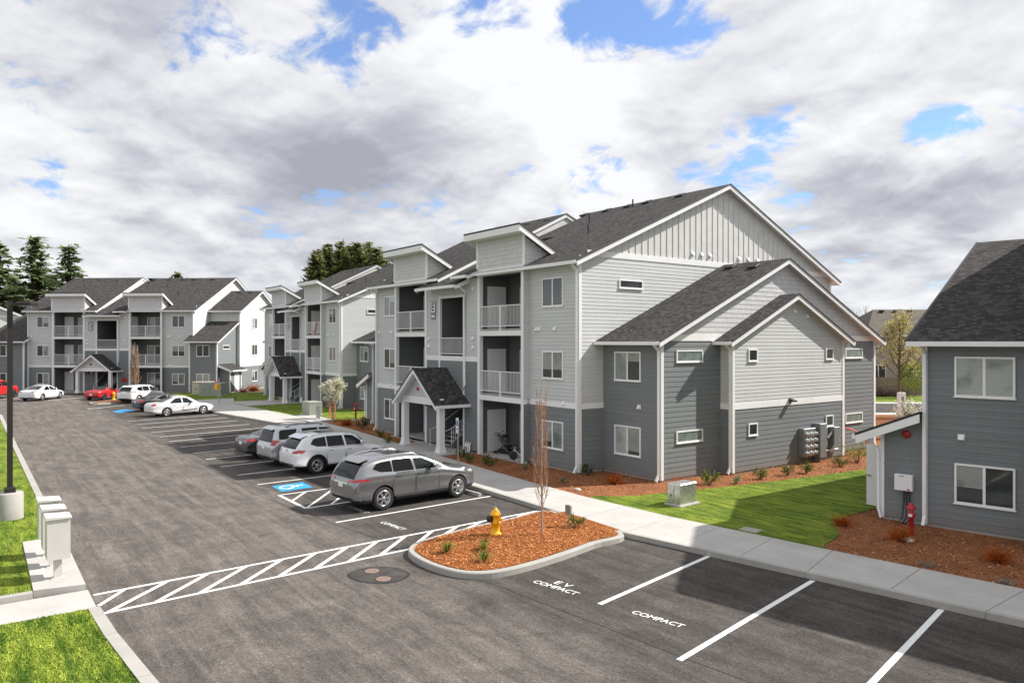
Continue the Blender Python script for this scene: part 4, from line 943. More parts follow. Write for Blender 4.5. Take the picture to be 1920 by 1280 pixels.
class Car:
    """body lofted from a side profile, arches cut out, lamps, glass and doors laid on the real surface; x runs from tail to nose"""
    def __init__(s, name, label, cat, loc, head, L, W, top, belt, wb, rear, r, col, bottom=.24, tumble=.38, clad=None, plan=None, plan_gap=None, group='cars parked in the lot'):
        s.L, s.W, s.top, s.belt, s.r, s.wb, s.rear, s.col = L, W, top, belt, r, wb, rear, col
        s.root = thing(name, label, cat, loc, head, group)
        plan = plan or [(0, .80), (.06, .87), (.2, .935), (.6, .985), (1.4, 1), (L - 1.3, .995), (L - .7, .95), (L - .3, .85), (L - .1, .72), (L, .56)]
        xs = sorted(set([round(x, 3) for x in [0, .05, .14, .3, .5] + [L - .05, L - .14, L - .3, L - .55] + [p[0] for p in top] + [.8 + i * (L - 1.6) / 12 for i in range(13)]]))
        xs2 = [xs[0]]
        for x in xs[1:]:
            if x - xs2[-1] > .045: xs2.append(x)
        v = []; n = None
        for x in xs2:
            zc, zb = interp(top, x), interp(belt, x); zb = min(zb, zc - .012); w = W / 2 * interp(plan, x)
            e = min(x, L - x); z0 = bottom + .16 * max(0, 1 - e / .45) ** 1.5
            h = zc - zb; tw = tumble * min(h, .62); gl = h > .15
            q = zb - z0; sec = [(0, z0), (w * .8, z0), (w * .945, z0 + .05), (w * .985, z0 + .2 * q), (w * .968, z0 + .46 * q), (w * .985, z0 + .66 * q), (w * 1.0, z0 + .8 * q), (w * .985, zb - .05), (w * .95, zb)]
            if gl: sec += [(w * .945 - tw * .5, zb + .5 * h), (w * .94 - tw * .93, zb + .86 * h), (w * .94 - tw - .1, zc - .025), ((w * .94 - tw) * .5, zc - .004), (0, zc)]
            else: sec += [(w * .9, zb + .45 * h), (w * .8, zb + .72 * h), (w * .6, zb + .9 * h), (w * .35, zc - .005), (0, zc)]
            ring = [(x, -y, z) for y, z in sec] + [(x, y, z) for y, z in sec[-2:0:-1]]; n = len(ring); v += ring
        f = [(k * n + j, k * n + (j + 1) % n, (k + 1) * n + (j + 1) % n, (k + 1) * n + j) for k in range(len(xs2) - 1) for j in range(n)]
        m = len(xs2) - 1; f += [tuple(range(n))[::-1], tuple(m * n + j for j in range(n))]
        me = bpy.data.meshes.new('body'); me.from_pydata(v, [], f); me.materials.append(col); me.materials.append(M_black)
        bm = bmesh.new(); bm.from_mesh(me); bmesh.ops.recalc_face_normals(bm, faces=bm.faces); bm.to_mesh(me); bm.free()
        ob = bpy.data.objects.new('body', me); COL.objects.link(ob)
        sm = ob.modifiers.new('s', 'SUBSURF'); sm.levels = 2; sm.render_levels = 2
        dg = bpy.context.evaluated_depsgraph_get(); m2 = bpy.data.meshes.new_from_object(ob.evaluated_get(dg))
        s.bvh = BVHTree.FromPolygons([tuple(q.co) for q in m2.vertices], [tuple(p.vertices) for p in m2.polygons])
        # arches
        cb = MB()
        for ax in (rear, rear + wb):
            for sd in (-1, 1): cb.lathe([(r * 1.13, -.17), (r * 1.13, .35)] if sd > 0 else [(r * 1.13, -.35), (r * 1.13, .17)], M_black, 32, (ax, sd * (W / 2 - .12), r), 'y', False)
        cm = cb.build('cut', mesh_only=True); cm.materials.clear(); cm.materials.append(col); cm.materials.append(M_black)
        for p in cm.polygons: p.material_index = 1
        b2 = bmesh.new(); b2.from_mesh(cm); bmesh.ops.recalc_face_normals(b2, faces=b2.faces); b2.to_mesh(cm); b2.free()
        co_ = bpy.data.objects.new('cut', cm); COL.objects.link(co_)
        bo = ob.modifiers.new('b', 'BOOLEAN'); bo.object = co_; bo.operation = 'DIFFERENCE'; bo.solver = 'EXACT'
        dg = bpy.context.evaluated_depsgraph_get(); m3 = bpy.data.meshes.new_from_object(ob.evaluated_get(dg))
        bpy.data.objects.remove(ob); bpy.data.objects.remove(co_)
        m3.name = 'body'
        for p in m3.polygons:
            p.use_smooth = p.material_index == 0
        if clad is not None:
            m3.materials.append(M_clad)
            for p in m3.polygons:
                if p.material_index == 0 and p.center.z < clad: p.material_index = 2
        s.body = place('body', m3, s.root, (0, 0, 0)); s.x0 = L / 2
        # wheels
    def P(s, p): return (p[0], p[1], p[2])
    def decal(s, poly, axis, off, m, name=None, side=-1, mb=None, fine=.09):
        """polygon in (x,z) side / (y,z) end / (x,y) top view, dropped onto the body surface"""
        bm = bmesh.new()
        vs = [bm.verts.new((a, b, 0)) for a, b in poly]; bm.faces.new(vs); bmesh.ops.triangulate(bm, faces=bm.faces)
        for _ in range(5):
            ed = [e for e in bm.edges if e.calc_length() > fine * 2]
            if not ed: break
            bmesh.ops.subdivide_edges(bm, edges=ed, cuts=1); bmesh.ops.triangulate(bm, faces=bm.faces)
        pts = []; idx = {}
        for v in bm.verts:
            a, b = v.co.x, v.co.y
            o, d = {'side': ((a, side * 3, b), (0, -side, 0)), 'rear': ((-2, a, b), (1, 0, 0)), 'front': ((s.L + 2, a, b), (-1, 0, 0)), 'top': ((a, b, 4), (0, 0, -1))}[axis]
            hit = s.bvh.ray_cast(Vector(o), Vector(d))
            if hit[0] is None: idx[v] = None; continue
            nn = hit[1]; nn = nn if nn.dot(Vector(d)) < 0 else -nn
            idx[v] = len(pts); pts.append(hit[0] + nn * off)
        fs = [tuple(idx[v] for v in f.verts) for f in bm.faces if all(idx[v] is not None for v in f.verts)]
        bm.free(); t = mb or MB(); t.add(pts, fs, m, True)
        if name and mb is None: return t.build(name, s.root)
        return t
    def wheels(s, spokes=5, dark=False, tw=.235):
        tm, rm = wheel_meshes(s.r, tw, spokes, dark, 0)
        for ax in (s.rear, s.rear + s.wb):
            for sd in (-1, 1):
                w = thing('wheel', '', '', (ax, sd * (s.W / 2 - tw / 2 - .035), s.r), 0 if sd < 0 else math.pi); del w['label']; del w['category']
                w.parent = s.root; place('tyre', tm, w); place('rim', rm, w)
    def window(s, poly, m=M_cglass, name='side_window', border=True, sides=(-1, 1)):
        for sd in sides:
            t = MB(); s.decal(poly, 'side', .008, m, side=sd, mb=t); t.build(name, s.root)
    def door(s, poly, hx, hz, sides=(-1, 1), handle=None):
        cx = sum(p[0] for p in poly) / len(poly); cz = sum(p[1] for p in poly) / len(poly)
        inn = [(p[0] + (.018 if p[0] < cx else -.018), p[1] + (.014 if p[1] < cz else -.014)) for p in poly]
        for sd in sides:
            t = MB(); s.decal(poly, 'side', .002, M_seamc, side=sd, mb=t); s.decal(inn, 'side', .0045, s.col, side=sd, mb=t); d = t.build('door', s.root)
            h = MB(); s.decal([(hx - .1, hz - .02), (hx + .1, hz - .015), (hx + .1, hz + .02), (hx - .1, hz + .018)], 'side', .03, handle or s.col, side=sd, mb=h); s.decal([(hx - .11, hz - .035), (hx + .08, hz - .035), (hx + .08, hz - .01), (hx - .11, hz - .01)], 'side', .007, M_seamc, side=sd, mb=h); h.build('door_handle', d)
    def mirrors(s, x, z, m=None):
        for sd in (-1, 1):
            hit = s.bvh.ray_cast(Vector((x, sd * 3, z)), Vector((0, -sd, 0)))[0]; y = hit.y
            t = MB(); t.loft([[(x - .06 + q * .0, y + sd * (o), z + dz) for dz in (0, 0)] for q, o in ((0, 0),)], M_black) if False else None
            b = sd * .12
            t = MB(); t.hexa([(x - .04, min(y, y + b), z), (x + .04, min(y, y + b), z), (x + .04, max(y, y + b), z), (x - .04, max(y, y + b), z), (x - .04, min(y, y + b), z + .04), (x + .04, min(y, y + b), z + .04), (x + .04, max(y, y + b), z + .04), (x - .04, max(y, y + b), z + .04)], M_black)
            y2 = y + sd * .17; t.lathe([(.02, -.07), (.085, -.06), (.1, .0), (.085, .05), (.03, .085)], m or s.col, 12, (x + .01, y2, z + .06), 'x')
            t.lathe([(.078, -.072), (.0, -.073)], M_cglass, 12, (x + .01, y2, z + .06), 'x')
            t.build('wing_mirror', s.root)
    def rails(s, x0, x1, m, y=.5):
        for sd in (-1, 1):
            t = MB(); P = []
            for k in range(9):
                x = x0 + (x1 - x0) * k / 8; hit = s.bvh.ray_cast(Vector((x, sd * y * s.W / 2 * 2 * .66, 4)), Vector((0, 0, -1)))[0]
                P.append((x, hit.y, hit.z + (.0 if k in (0, 8) else .055)))
            t.tube(P, .02, m, 6); t.build('roof_rail', s.root)
    def lamp(s, polys, m, name, sides=(-1, 1)):
        for sd in sides:
            t = MB()
            for axis, poly in polys:
                pp = [(a * (sd if axis in ('rear', 'front') else 1), b) for a, b in poly]
                s.decal(pp, axis, .01, m, side=sd, mb=t, fine=.06)
            t.build(name, s.root)
    def plate(s, z, w=.31, h=.15):
        t = MB(); s.decal([(-w / 2, z), (w / 2, z), (w / 2, z + h), (-w / 2, z + h)], 'rear', .014, M_white, mb=t); t.build('licence_plate', s.root)
    def fin(s):
        pass
def place_car(c, x, y, deg):
    """(x,y) is the centre of the car on the ground, deg its heading"""
    a = R(deg); c.root.location = (x - math.cos(a) * c.L / 2, y - math.sin(a) * c.L / 2, 0); c.root.rotation_euler = (0, 0, a)

def crossover(label, col, L, W, H, wb, rear, r, spokes, belt, clad=None, rail=None, tailpoly=None, tailside=None, glass_rear=M_tint, dark=False, ang=.55, hood=1.05, quarter=True, cat='SUV', name='parked_suv', tailm=M_tail, box=False, arch=False):
    top = [(0, .92), (.05, 1.04), (.1, 1.16), (.4, H - .22), (.52, H - .12), (.8, H - .055), (1.5, H - .005), (2.1, H), (2.65, H - .05), (2.95, H - .15), (L - 1.42, hood + .07), (L - 1.2, hood + .02), (L - .7, hood - .05), (L - .25, hood - .16), (L - .08, hood - .28), (L, .62)]
    bt = [(0, .86), (.3, belt + .03), (1.2, belt + .01), (L - 1.6, belt - .05), (L - .9, hood - .16), (L - .2, hood - .32), (L, .55)]
    if box:
        top = [(0, .9), (.05, 1.02), (.1, 1.14), (.2, H - .3), (.28, H - .1), (.42, H - .03), (1.6, H), (2.5, H - .02), (2.8, H - .07), (2.98, H - .17), (L - 1.5, hood + .1), (L - 1.32, hood + .05), (L - .7, hood), (L - .25, hood - .08), (L - .08, hood - .22), (L, .66)]
        bt = [(0, .88), (.3, belt + .01), (1.2, belt + .01), (L - 1.6, belt - .03), (L - .9, hood - .1), (L - .2, hood - .24), (L, .58)]
    c = Car(name, label, cat, (0, 0, 0), 0, L, W, top, bt, wb, rear, r, col, clad=clad, tumble=.24 if box else .36)
    c.wheels(spokes, dark)
    if arch:
        for sd in (-1, 1):
            for ax in (rear, rear + wb):
                ring = [(ax + r * 1.3 * math.cos(t), r + r * 1.3 * math.sin(t)) for t in [R(-20 + k * 11) for k in range(21)]]; inn = [(ax + r * 1.12 * math.cos(t), r + r * 1.12 * math.sin(t)) for t in [R(-20 + k * 11) for k in range(21)]]
                t_ = MB()
                for k in range(20):
                    pts = []
                    for a_, b_ in (ring[k], ring[k + 1], inn[k + 1], inn[k]):
                        h_ = c.bvh.ray_cast(Vector((a_, sd * 3, max(b_, .3))), Vector((0, -sd, 0)))[0]; pts.append((a_, h_.y + sd * .014, max(b_, .3)) if h_ else (a_, sd * W / 2, max(b_, .3)))
                    t_.face(pts if sd < 0 else pts[::-1], M_clad)
                t_.build('wheel_arch', c.root)
    A = lambda x: interp(bt, x)
    z1 = H - .17
    wl = [(.7, belt + .2), (.98, belt + .085), (1.42, belt + .06), (1.42, z1 + .015), (1.05, z1 - .01), (.86, z1 - .05)]
    if box: wl = [(.36, belt + .09), (.44, belt + .07), (1.1, belt + .06), (1.22, z1 + .02), (.5, z1 + .01), (.4, z1 - .04)]
    c.window(wl, glass_rear, 'rear_side_window')
    c.window([(1.47, belt + .045), (2.28, belt + .03), (2.22, z1 + .015), (1.47, z1 + .025)], glass_rear, 'side_window')
    c.window([(2.37, belt + .03), (3.22, belt + .01), (3.1, belt + .16), (2.72, z1 - .02), (2.32, z1 + .012)], M_cglass, 'side_window')
    c.door([(1.45, .42), (2.3, .42), (2.33, belt + .0), (1.55, belt + .01), (1.4, .8)], 1.66, belt - .1); c.door([(2.335, .42), (3.28, .42), (3.34, .75), (3.26, belt - .03), (2.36, belt + .0)], 2.52, belt - .11)
    t = MB(); c.decal([(-W * .36, 1.1), (W * .36, 1.1), (W * .3, H - .16), (-W * .3, H - .16)], 'rear', .01, M_tint, mb=t); t.build('rear_window', c.root)
    t = MB(); xw0, xw1 = 2.72, L - 1.62
    c.decal([(xw0 + .1, -W * .31), (L - 1.5, -W * .4), (L - 1.42, 0), (L - 1.5, W * .4), (xw0 + .1, W * .31)], 'top', .01, M_cglass, mb=t); t.build('windscreen', c.root)
    c.mirrors(3.0, belt + .06)
    z_ = H - .15 if not box else H - .13; x_ = .34 if not box else .14
    t = MB(); t.hexa([(x_, -W * .29, z_ - .03), (.7, -W * .31, H - .07), (.7, W * .31, H - .07), (x_, W * .29, z_ - .03), (x_ - .01, -W * .29, z_ - .012), (.7, -W * .31, H - .05), (.7, W * .31, H - .05), (x_ - .01, W * .29, z_ - .012)], col); t.build('rear_spoiler', c.root)
    c.lamp([('rear', tailpoly), ('side', tailside)], tailm, 'taillight')
    c.lamp([('front', [(W * .2, hood - .3), (W * .4, hood - .26), (W * .42, hood - .2), (W * .22, hood - .24)]), ('side', [(L - .55, hood - .26), (L - .18, hood - .32), (L - .15, hood - .24), (L - .5, hood - .19)])], M_head, 'headlight')
    c.plate(.8)
    t = MB(); c.decal([(-W * .4, .3), (W * .4, .3), (W * .36, .48), (-W * .36, .48)], 'rear', .008, M_clad, mb=t)
    c.decal([(-W * .3, .5), (W * .3, .5), (W * .3, .62), (-W * .3, .62)], 'front', .008, M_black, mb=t); t.build('bumper', c.root)
    if rail: c.rails(.75, 2.6, rail)
    return c
P_grey = paint('gunmetal_car_paint', (.27, .275, .285), .75, .24); P_white = paint('white_car_paint', (.78, .79, .8)); P_silver = paint('silver_car_paint', (.5, .52, .55), .6, .26)
P_black = paint('black_car_paint', (.012, .013, .015)); P_red = paint('red_car_paint', (.5, .012, .018)); P_red2 = paint('bright_red_truck_paint', (.6, .02, .02)); P_green = paint('dark_green_car_paint', (.02, .028, .026), .3)

c = crossover('dark grey metallic SUV with chrome roof rails, nearest of the parked cars', P_grey, 5.18, 2.0, 1.76, 3.07, 1.08, .395, 6, 1.19, .42, M_chr,
              [(.42, .98), (.9, 1.02), (.98, 1.1), (.5, 1.07)], [(.02, 1.0), (.52, 1.05), (.58, 1.09), (.05, 1.12)], hood=1.15)
t = MB(); c.decal([(-.42, .92), (.42, .92), (.42, .955), (-.42, .955)], 'rear', .018, M_chr, mb=t); c.decal([(1.5, .5), (3.1, .45), (3.1, .475), (1.5, .525)], 'side', .012, M_chr, side=-1, mb=t); t.build('chrome_trim', c.root)
t = MB(); c.decal([(1.55, -.5), (2.5, -.5), (2.5, .5), (1.55, .5)], 'top', .006, M_tint, mb=t); t.build('sunroof', c.root)
place_car(c, -23.58, 12.66, 94.8)
c = crossover('white SUV with black lower cladding and silver roof rails, beside the grey SUV', P_white, 4.7, 1.84, 1.69, 2.79, .98, .37, 5, 1.08, .4, M_alu,
              [(.48, .92), (.86, .93), (.9, 1.06), (.56, 1.03)], [(.02, .94), (.36, .97), (.46, 1.05), (.05, 1.08)], hood=1.03, arch=True)
t = MB(); c.decal([(1.3, -.48), (2.5, -.48), (2.5, .48), (1.3, .48)], 'top', .006, M_tint, mb=t); t.build('sunroof', c.root)
t = MB(); t.lathe([(.06, 0), (.06, .012), (.045, .014), (0, .014)], M_chr, 16, (0, 0, 0), 'x'); bd_ = t.build('badge', c.root, (.02, 0, 1.0))
place_car(c, -31.28, 13.3, 95.5)
c = crossover('boxy silver SUV with black roof rails and bulging red tail lamps, beside the white SUV', P_silver, 4.83, 1.93, 1.8, 2.79, 1.06, .4, 6, 1.16, None, M_black,
              [(.66, .98), (.92, .98), (.94, 1.2), (.7, 1.22)], [(.02, 1.0), (.2, 1.0), (.22, 1.2), (.06, 1.2)], hood=1.12, dark=True, box=True)
place_car(c, -33.95, 13.25, 95.5)
c = crossover('white rounded SUV parked beyond the black coupe, facing the far block', P_white, 4.63, 1.84, 1.64, 2.75, .95, .36, 5, 1.05, .4, None,
              [(.3, 1.0), (.88, 1.0), (.92, 1.06), (.3, 1.05)], [(.02, 1.0), (.5, 1.02), (.55, 1.07), (.05, 1.08)], hood=1.0, tailm=mat('smoked_lamp', (.09, .02, .022), .15, coat=1.0))
place_car(c, -76.3, 13.35, 129)

def sedan(label, col, L, W, H, wb, rear, r, spokes, tail, tailside, name='parked_sedan', cat='sedan', deck=1.02, coupe=False, dark=False, soft=None, rf=None, tailm=M_tail):
    b0 = 1.25 if not coupe else .95
    top = [(0, .78), (.04, .9), (.12, deck - .03), (.5, deck), (.75 if not soft else 1.1, deck + .03), (b0 + .35 if not soft else 1.45, H - .09), (b0 + .65 if not soft else 1.7, H - .02), (2.3, H), (2.65, H - .035), (2.95, H - .15), (L - 1.38, .95), (L - 1.1, .9), (L - .6, .83), (L - .2, .72), (L - .06, .62), (L, .5)]
    if rf: top = rf
    belt = .93 if not soft else .86
    bt = [(0, .72), (.3, deck - .07), (1.2, belt + .01), (L - 1.6, belt - .05), (L - .9, .78), (L - .2, .6), (L, .44)]
    c = Car(name, label, cat, (0, 0, 0), 0, L, W, top, bt, wb, rear, r, col, bottom=.19, tumble=.42)
    c.wheels(spokes, dark, .22); z1 = H - .13
    gm = M_tint if coupe else M_cglass
    if not soft:
        c.window([(1.22, belt + .07), (1.42, belt + .045), (2.2, belt + .04), (2.14, z1 + .01), (1.75, z1 - .02)], gm, 'side_window')
    c.window([(2.28 if not soft else 1.8, belt + .04), (3.12 if not soft else 2.5, belt + .0), (2.95 if not soft else 2.35, belt + .13), (2.62 if not soft else 2.15, z1 - .03), (2.24 if not soft else 1.8, z1 + .0)], M_cglass, 'side_window')
    if not coupe and not soft: c.door([(1.5, .34), (2.22, .34), (2.24, belt), (1.42, belt + .02), (1.3, .75)], 1.6, belt - .1)
    if soft: c.door([(1.55, .32), (2.45, .32), (2.5, belt - .02), (1.5, belt)], 1.7, belt - .1)
    else: c.door([(2.25 if not coupe else 1.8, .34), (3.15, .34), (3.22, .6), (3.12, belt - .03), (2.27 if not coupe else 1.8, belt)], 2.42 if not coupe else 1.98, belt - .1)
    t = MB(); xr = (.72, b0 + .42) if not soft else (1.08, 1.5)
    c.decal([(xr[0] + .05, -W * .37), (xr[1], -W * .29), (xr[1], W * .29), (xr[0] + .05, W * .37), (xr[0], 0)], 'top', .009, gm, mb=t); t.build('rear_window', c.root)
    t = MB(); a, b_ = (2.66, L - 1.42) if not soft else (2.0, L - 1.5)
    c.decal([(a + .05, -W * .3), (b_ - .06, -W * .39), (b_, 0), (b_ - .06, W * .39), (a + .05, W * .3)], 'top', .009, M_cglass, mb=t); t.build('windscreen', c.root)
    c.mirrors(2.88 if not soft else 2.3, belt + .05)
    c.lamp([('rear', tail), ('side', tailside)], tailm, 'taillight')
    c.lamp([('front', [(W * .2, .58), (W * .4, .6), (W * .42, .68), (W * .22, .66)]), ('side', [(L - .6, .66), (L - .2, .58), (L - .16, .65), (L - .5, .72)])], M_head, 'headlight')
    c.plate(.7 if not soft else .5, .31, .13)
    t = MB(); c.decal([(-W * .38, .25), (W * .38, .25), (W * .34, .36), (-W * .34, .36)], 'rear', .008, M_clad, mb=t); t.build('bumper', c.root)
    return c
c = sedan('dark green sedan mostly hidden behind the boxy silver SUV', P_green, 4.82, 1.82, 1.47, 2.78, 1.05, .32, 7, [(.38, .82), (.84, .86), (.87, .98), (.5, .95)], [(.02, .84), (.34, .9), (.38, .98), (.05, .99)], deck=1.06)
place_car(c, -36.75, 13.05, 96)
c = sedan('white sedan with a black stepped stripe along its side', P_white, 4.85, 1.83, 1.48, 2.765, 1.05, .335, 8, [(.6, .82), (.85, .84), (.88, .98), (.62, .98)], [(.02, .82), (.26, .85), (.3, .97), (.05, .98)], deck=1.04)
t = MB()
c.decal([(2.2, .36), (3.35, .42), (3.42, .49), (2.2, .45)], 'side', .009, M_black, side=-1, mb=t)
for k in range(9): c.decal([(2.1 - k * .11, .355 - k * .004), (2.1 - k * .11 + .07 - k * .004, .355 - k * .004), (2.14 - k * .11 + .07 - k * .004, .445 - k * .004), (2.14 - k * .11, .445 - k * .004)], 'side', .009, M_black, side=-1, mb=t)
t.build('side_stripe', c.root); place_car(c, -61.15, 13.35, 101)
c = sedan('black two door coupe half hidden behind the striped white sedan', P_black, 4.78, 1.9, 1.36, 2.81, 1.0, .35, 5, [(.4, .82), (.84, .82), (.86, .92), (.42, .92)], [(.02, .82), (.16, .84), (.16, .92), (.05, .93)], 'parked_coupe', 'coupe', 1.0, True)
place_car(c, -66.35, 13.3, 104)
rf = [(0, .62), (.04, .74), (.12, .86), (.5, .93), (1.0, .97), (1.25, 1.03), (1.5, 1.18), (1.75, 1.22), (2.0, 1.2), (2.2, 1.12), (2.55, .93), (2.8, .9), (3.3, .82), (3.7, .68), (3.86, .55), (3.92, .42)]
c = sedan('small red convertible with a black soft top behind the far yellow hydrant', P_red, 3.92, 1.74, 1.22, 2.31, .78, .31, 5, [(.5, .7), (.72, .7), (.74, .8), (.52, .8)], [(.02, .7), (.14, .72), (.14, .8), (.04, .8)], 'parked_convertible', 'convertible', .93, False, True, True, rf)
t = MB(); c.decal([(1.12, -.56), (2.12, -.55), (2.12, .55), (1.12, .56)], 'top', .012, M_clad, mb=t, fine=.07); c.decal([(1.2, 1.0), (1.75, .92), (1.78, 1.16), (1.5, 1.14)], 'side', .012, M_clad, side=-1, mb=t); c.decal([(1.2, 1.0), (1.75, .92), (1.78, 1.16), (1.5, 1.14)], 'side', .012, M_clad, side=1, mb=t); t.build('soft_top', c.root)
place_car(c, -82.05, 11.0, 137)
c = sedan('pale silver sedan parked alone near the far block, beside the red pickup', P_white, 4.9, 1.85, 1.44, 2.82, 1.05, .335, 7, [(.42, .84), (.86, .88), (.88, .96), (.5, .93)], [(.02, .86), (.4, .9), (.44, .95), (.05, .97)], deck=1.03, tailm=mat('dim_lamp', (.2, .03, .03), .15, coat=1.0))
place_car(c, -84.95, 6.1, 144)
# pickup
L = 5.7
top = [(0, 1.08), (.05, 1.16), (.1, 1.2), (1.75, 1.2), (1.85, 1.22), (1.98, 1.62), (2.1, 1.84), (2.5, 1.88), (3.5, 1.86), (3.75, 1.8), (4.35, 1.3), (4.5, 1.25), (5.2, 1.2), (5.5, 1.12), (5.62, 1.0), (5.7, .7)]
bt = [(0, 1.04), (.3, 1.14), (1.85, 1.16), (2.2, 1.2), (4.2, 1.18), (5.0, 1.08), (5.6, .86), (5.7, .6)]
c = Car('parked_pickup', 'bright red pickup truck at the left edge of the picture, partly behind the lamp post', 'pickup truck', (0, 0, 0), 0, L, 2.0, top, bt, 3.55, 1.15, .39, P_red2, bottom=.36, tumble=.34, group='cars parked in the lot')
c.wheels(6, True, .26)
c.window([(2.2, 1.26), (2.95, 1.26), (2.95, 1.72), (2.32, 1.72)], M_tint); c.window([(3.03, 1.26), (4.05, 1.24), (3.95, 1.4), (3.62, 1.72), (3.03, 1.72)])
c.door([(2.12, .5), (2.98, .5), (2.98, 1.22), (2.12, 1.22)], 2.25, 1.12, handle=M_chr); c.door([(3.0, .5), (4.1, .5), (4.12, 1.2), (3.0, 1.22)], 3.15, 1.12, handle=M_chr)
t = MB(); c.decal([(2.0, -.66), (2.1, -.62), (2.1, .62), (2.0, .66), (1.93, 0)], 'top', .01, M_tint, mb=t); t.build('rear_window', c.root)
t = MB(); c.decal([(3.8, -.64), (4.3, -.74), (4.36, 0), (4.3, .74), (3.8, .64)], 'top', .01, M_cglass, mb=t); t.build('windscreen', c.root)
t = MB(); c.decal([(.12, -.82), (1.78, -.82), (1.78, .82), (.12, .82)], 'top', .008, M_clad, mb=t); t.build('bed_liner', c.root)
c.lamp([('rear', [(.8, .75), (.95, .75), (.95, 1.1), (.8, 1.1)]), ('side', [(.02, .8), (.12, .8), (.12, 1.08), (.03, 1.08)])], M_tail, 'taillight'); c.mirrors(3.85, 1.26, M_black); c.plate(.62)
place_car(c, -88.75, 2.15, 142)
# ------------------------------------------------------------------ street furniture
def gp(px, py, z=0.0):                            # where a spot seen in the photograph stands on level ground z
    d = Fv + Rv * ((px - 960) / FPX); t = (CAMZ - z) / ((py - 640) / FPX); return (d.x * t, d.y * t)
def make_hydrant():
    r = thing('fire_hydrant', 'yellow fire hydrant with a black side cap on the near planting island', 'fire hydrant', (-17.27, 12.09, .17), R(20), 'yellow fire hydrants')
    b = MB(); b.lathe([(.17, 0), (.17, .035), (.125, .05), (.12, .3), (.14, .31), (.14, .345), (.115, .35), (.115, .52), (.15, .53), (.15, .57), (.13, .6), (.09, .67), (.045, .7), (.045, .74), (.02, .75)], M_yel, 24)
    b.lathe([(.05, -.2), (.05, -.13), (.06, -.13)], M_yel, 14, (0, 0, .44), 'x'); b.build('barrel', r)
    c = MB(); c.lathe([(.055, 0), (.055, .08), (.035, .09), (.035, .12)], M_yel, 6, (0, 0, 0), 'x', False); me = c.build('hose_cap', mesh_only=True)
    place('hose_cap', me, r, (.12, 0, .44), 0); place('hose_cap', me, r, (-.12, 0, .44), math.pi)
    p = MB(); p.lathe([(.08, .1), (.085, .16), (.1, .17), (.1, .23), (.06, .24), (.03, .24), (.03, .27), (0, .27)], M_black, 16, (0, 0, 0), 'x'); p.build('pumper_cap', r, (0, 0, .44), R(-125))
    s = MB(); s.lathe([(.03, .73), (.03, .8), (.0, .8)], M_metal, 6, smooth=False); s.build('operating_nut', r)
    return r
hy = make_hydrant(); h2 = copy_tree(hy); h2.location = (-78.6, 11.3, .15); h2['label'] = 'yellow fire hydrant far off, between the red convertible and the far white SUV'

r = thing('lamp_post', 'dark bronze square lamp post on a round concrete base at the left edge', 'lamp post', (-27.87, 1.14, 0), 0)
b = MB(); b.lathe([(.36, -.1), (.36, .9), (.33, .93), (0, .94)], M_conc, 32); b.build('concrete_base', r)
bz = mat('bronze_paint', (.035, .03, .028), .45, .4)
b = MB(); b.box(-.075, .075, -.075, .075, .93, 6.85, bz); b.build('pole', r)
b = MB(); b.bev(-.15, .15, -.15, .15, .93, 1.1, bz, .03); b.build('base_cover', r)
b = MB(); b.box(.07, .35, -.03, .03, 6.72, 6.8, bz); b.bev(.3, .78, -.2, .2, 6.7, 6.84, bz, .04); o = b.build('lamp_head', r, None, math.atan2(Rv.y, Rv.x))
b = MB(); b.box(.36, .72, -.15, .15, 6.685, 6.699, mat('lens_painted_reflection', (.25, .35, .75), .1, coat=1)); b.build('lens', o)  # blue reflection on the lens put into its base colour
# mailboxes
bx = mat('mailbox_enamel', (.56, .54, .51), .45, fn=vary(2, .05))
MBX = [(-20.11, 1.74, 'pale grey pedestal mailbox nearest to the crosswalk on the concrete pad'), (-21.21, 1.74, 'pale grey pedestal mailbox standing between the two others on the pad'), (-22.39, 1.74, 'pale grey pedestal mailbox farthest from the crosswalk, at the lawn end of the pad')]
pr = None
for x, y, lb in MBX:
    if pr is None:
        pr = thing('pedestal_mailbox', lb, 'mailbox', (x, y, .15), R(-90), 'pedestal mailboxes')
        b = MB(); b.box(-.08, .08, -.07, .07, 0, .5, bx); b.build('pedestal', pr)
        b = MB(); b.bev(-.14, .14, -.11, .11, 0, .02, bx, .005); b.build('base_plate', pr)
        b = MB(); b.box(-.23, .23, -.29, .26, .48, 1.4, bx); b.hexa([(-.26, -.33, 1.4), (.26, -.33, 1.4), (.26, .3, 1.4), (-.26, .3, 1.4), (-.26, -.33, 1.43), (.26, -.33, 1.46), (.26, .3, 1.46), (-.26, .3, 1.43)], bx); cb = b.build('cabinet', pr)
        d = MB()
        for i in range(2):
            for j in range(7): d.box(-.205 + i * .21, -.005 + i * .21, -.303, -.291, .52 + j * .122, .63 + j * .122, bx)
        d.build('box_doors', cb)
        d = MB()
        for i in range(2):
            for j in range(7): d.lathe([(.012, -.31), (.0, -.312)], M_grey, 8, (-.03 + i * .21, 0, .57 + j * .122), 'y', False)
        d.build('locks', cb); n = pr
    else:
        n = copy_tree(pr); n.location = (x, y, .15); n['label'] = lb
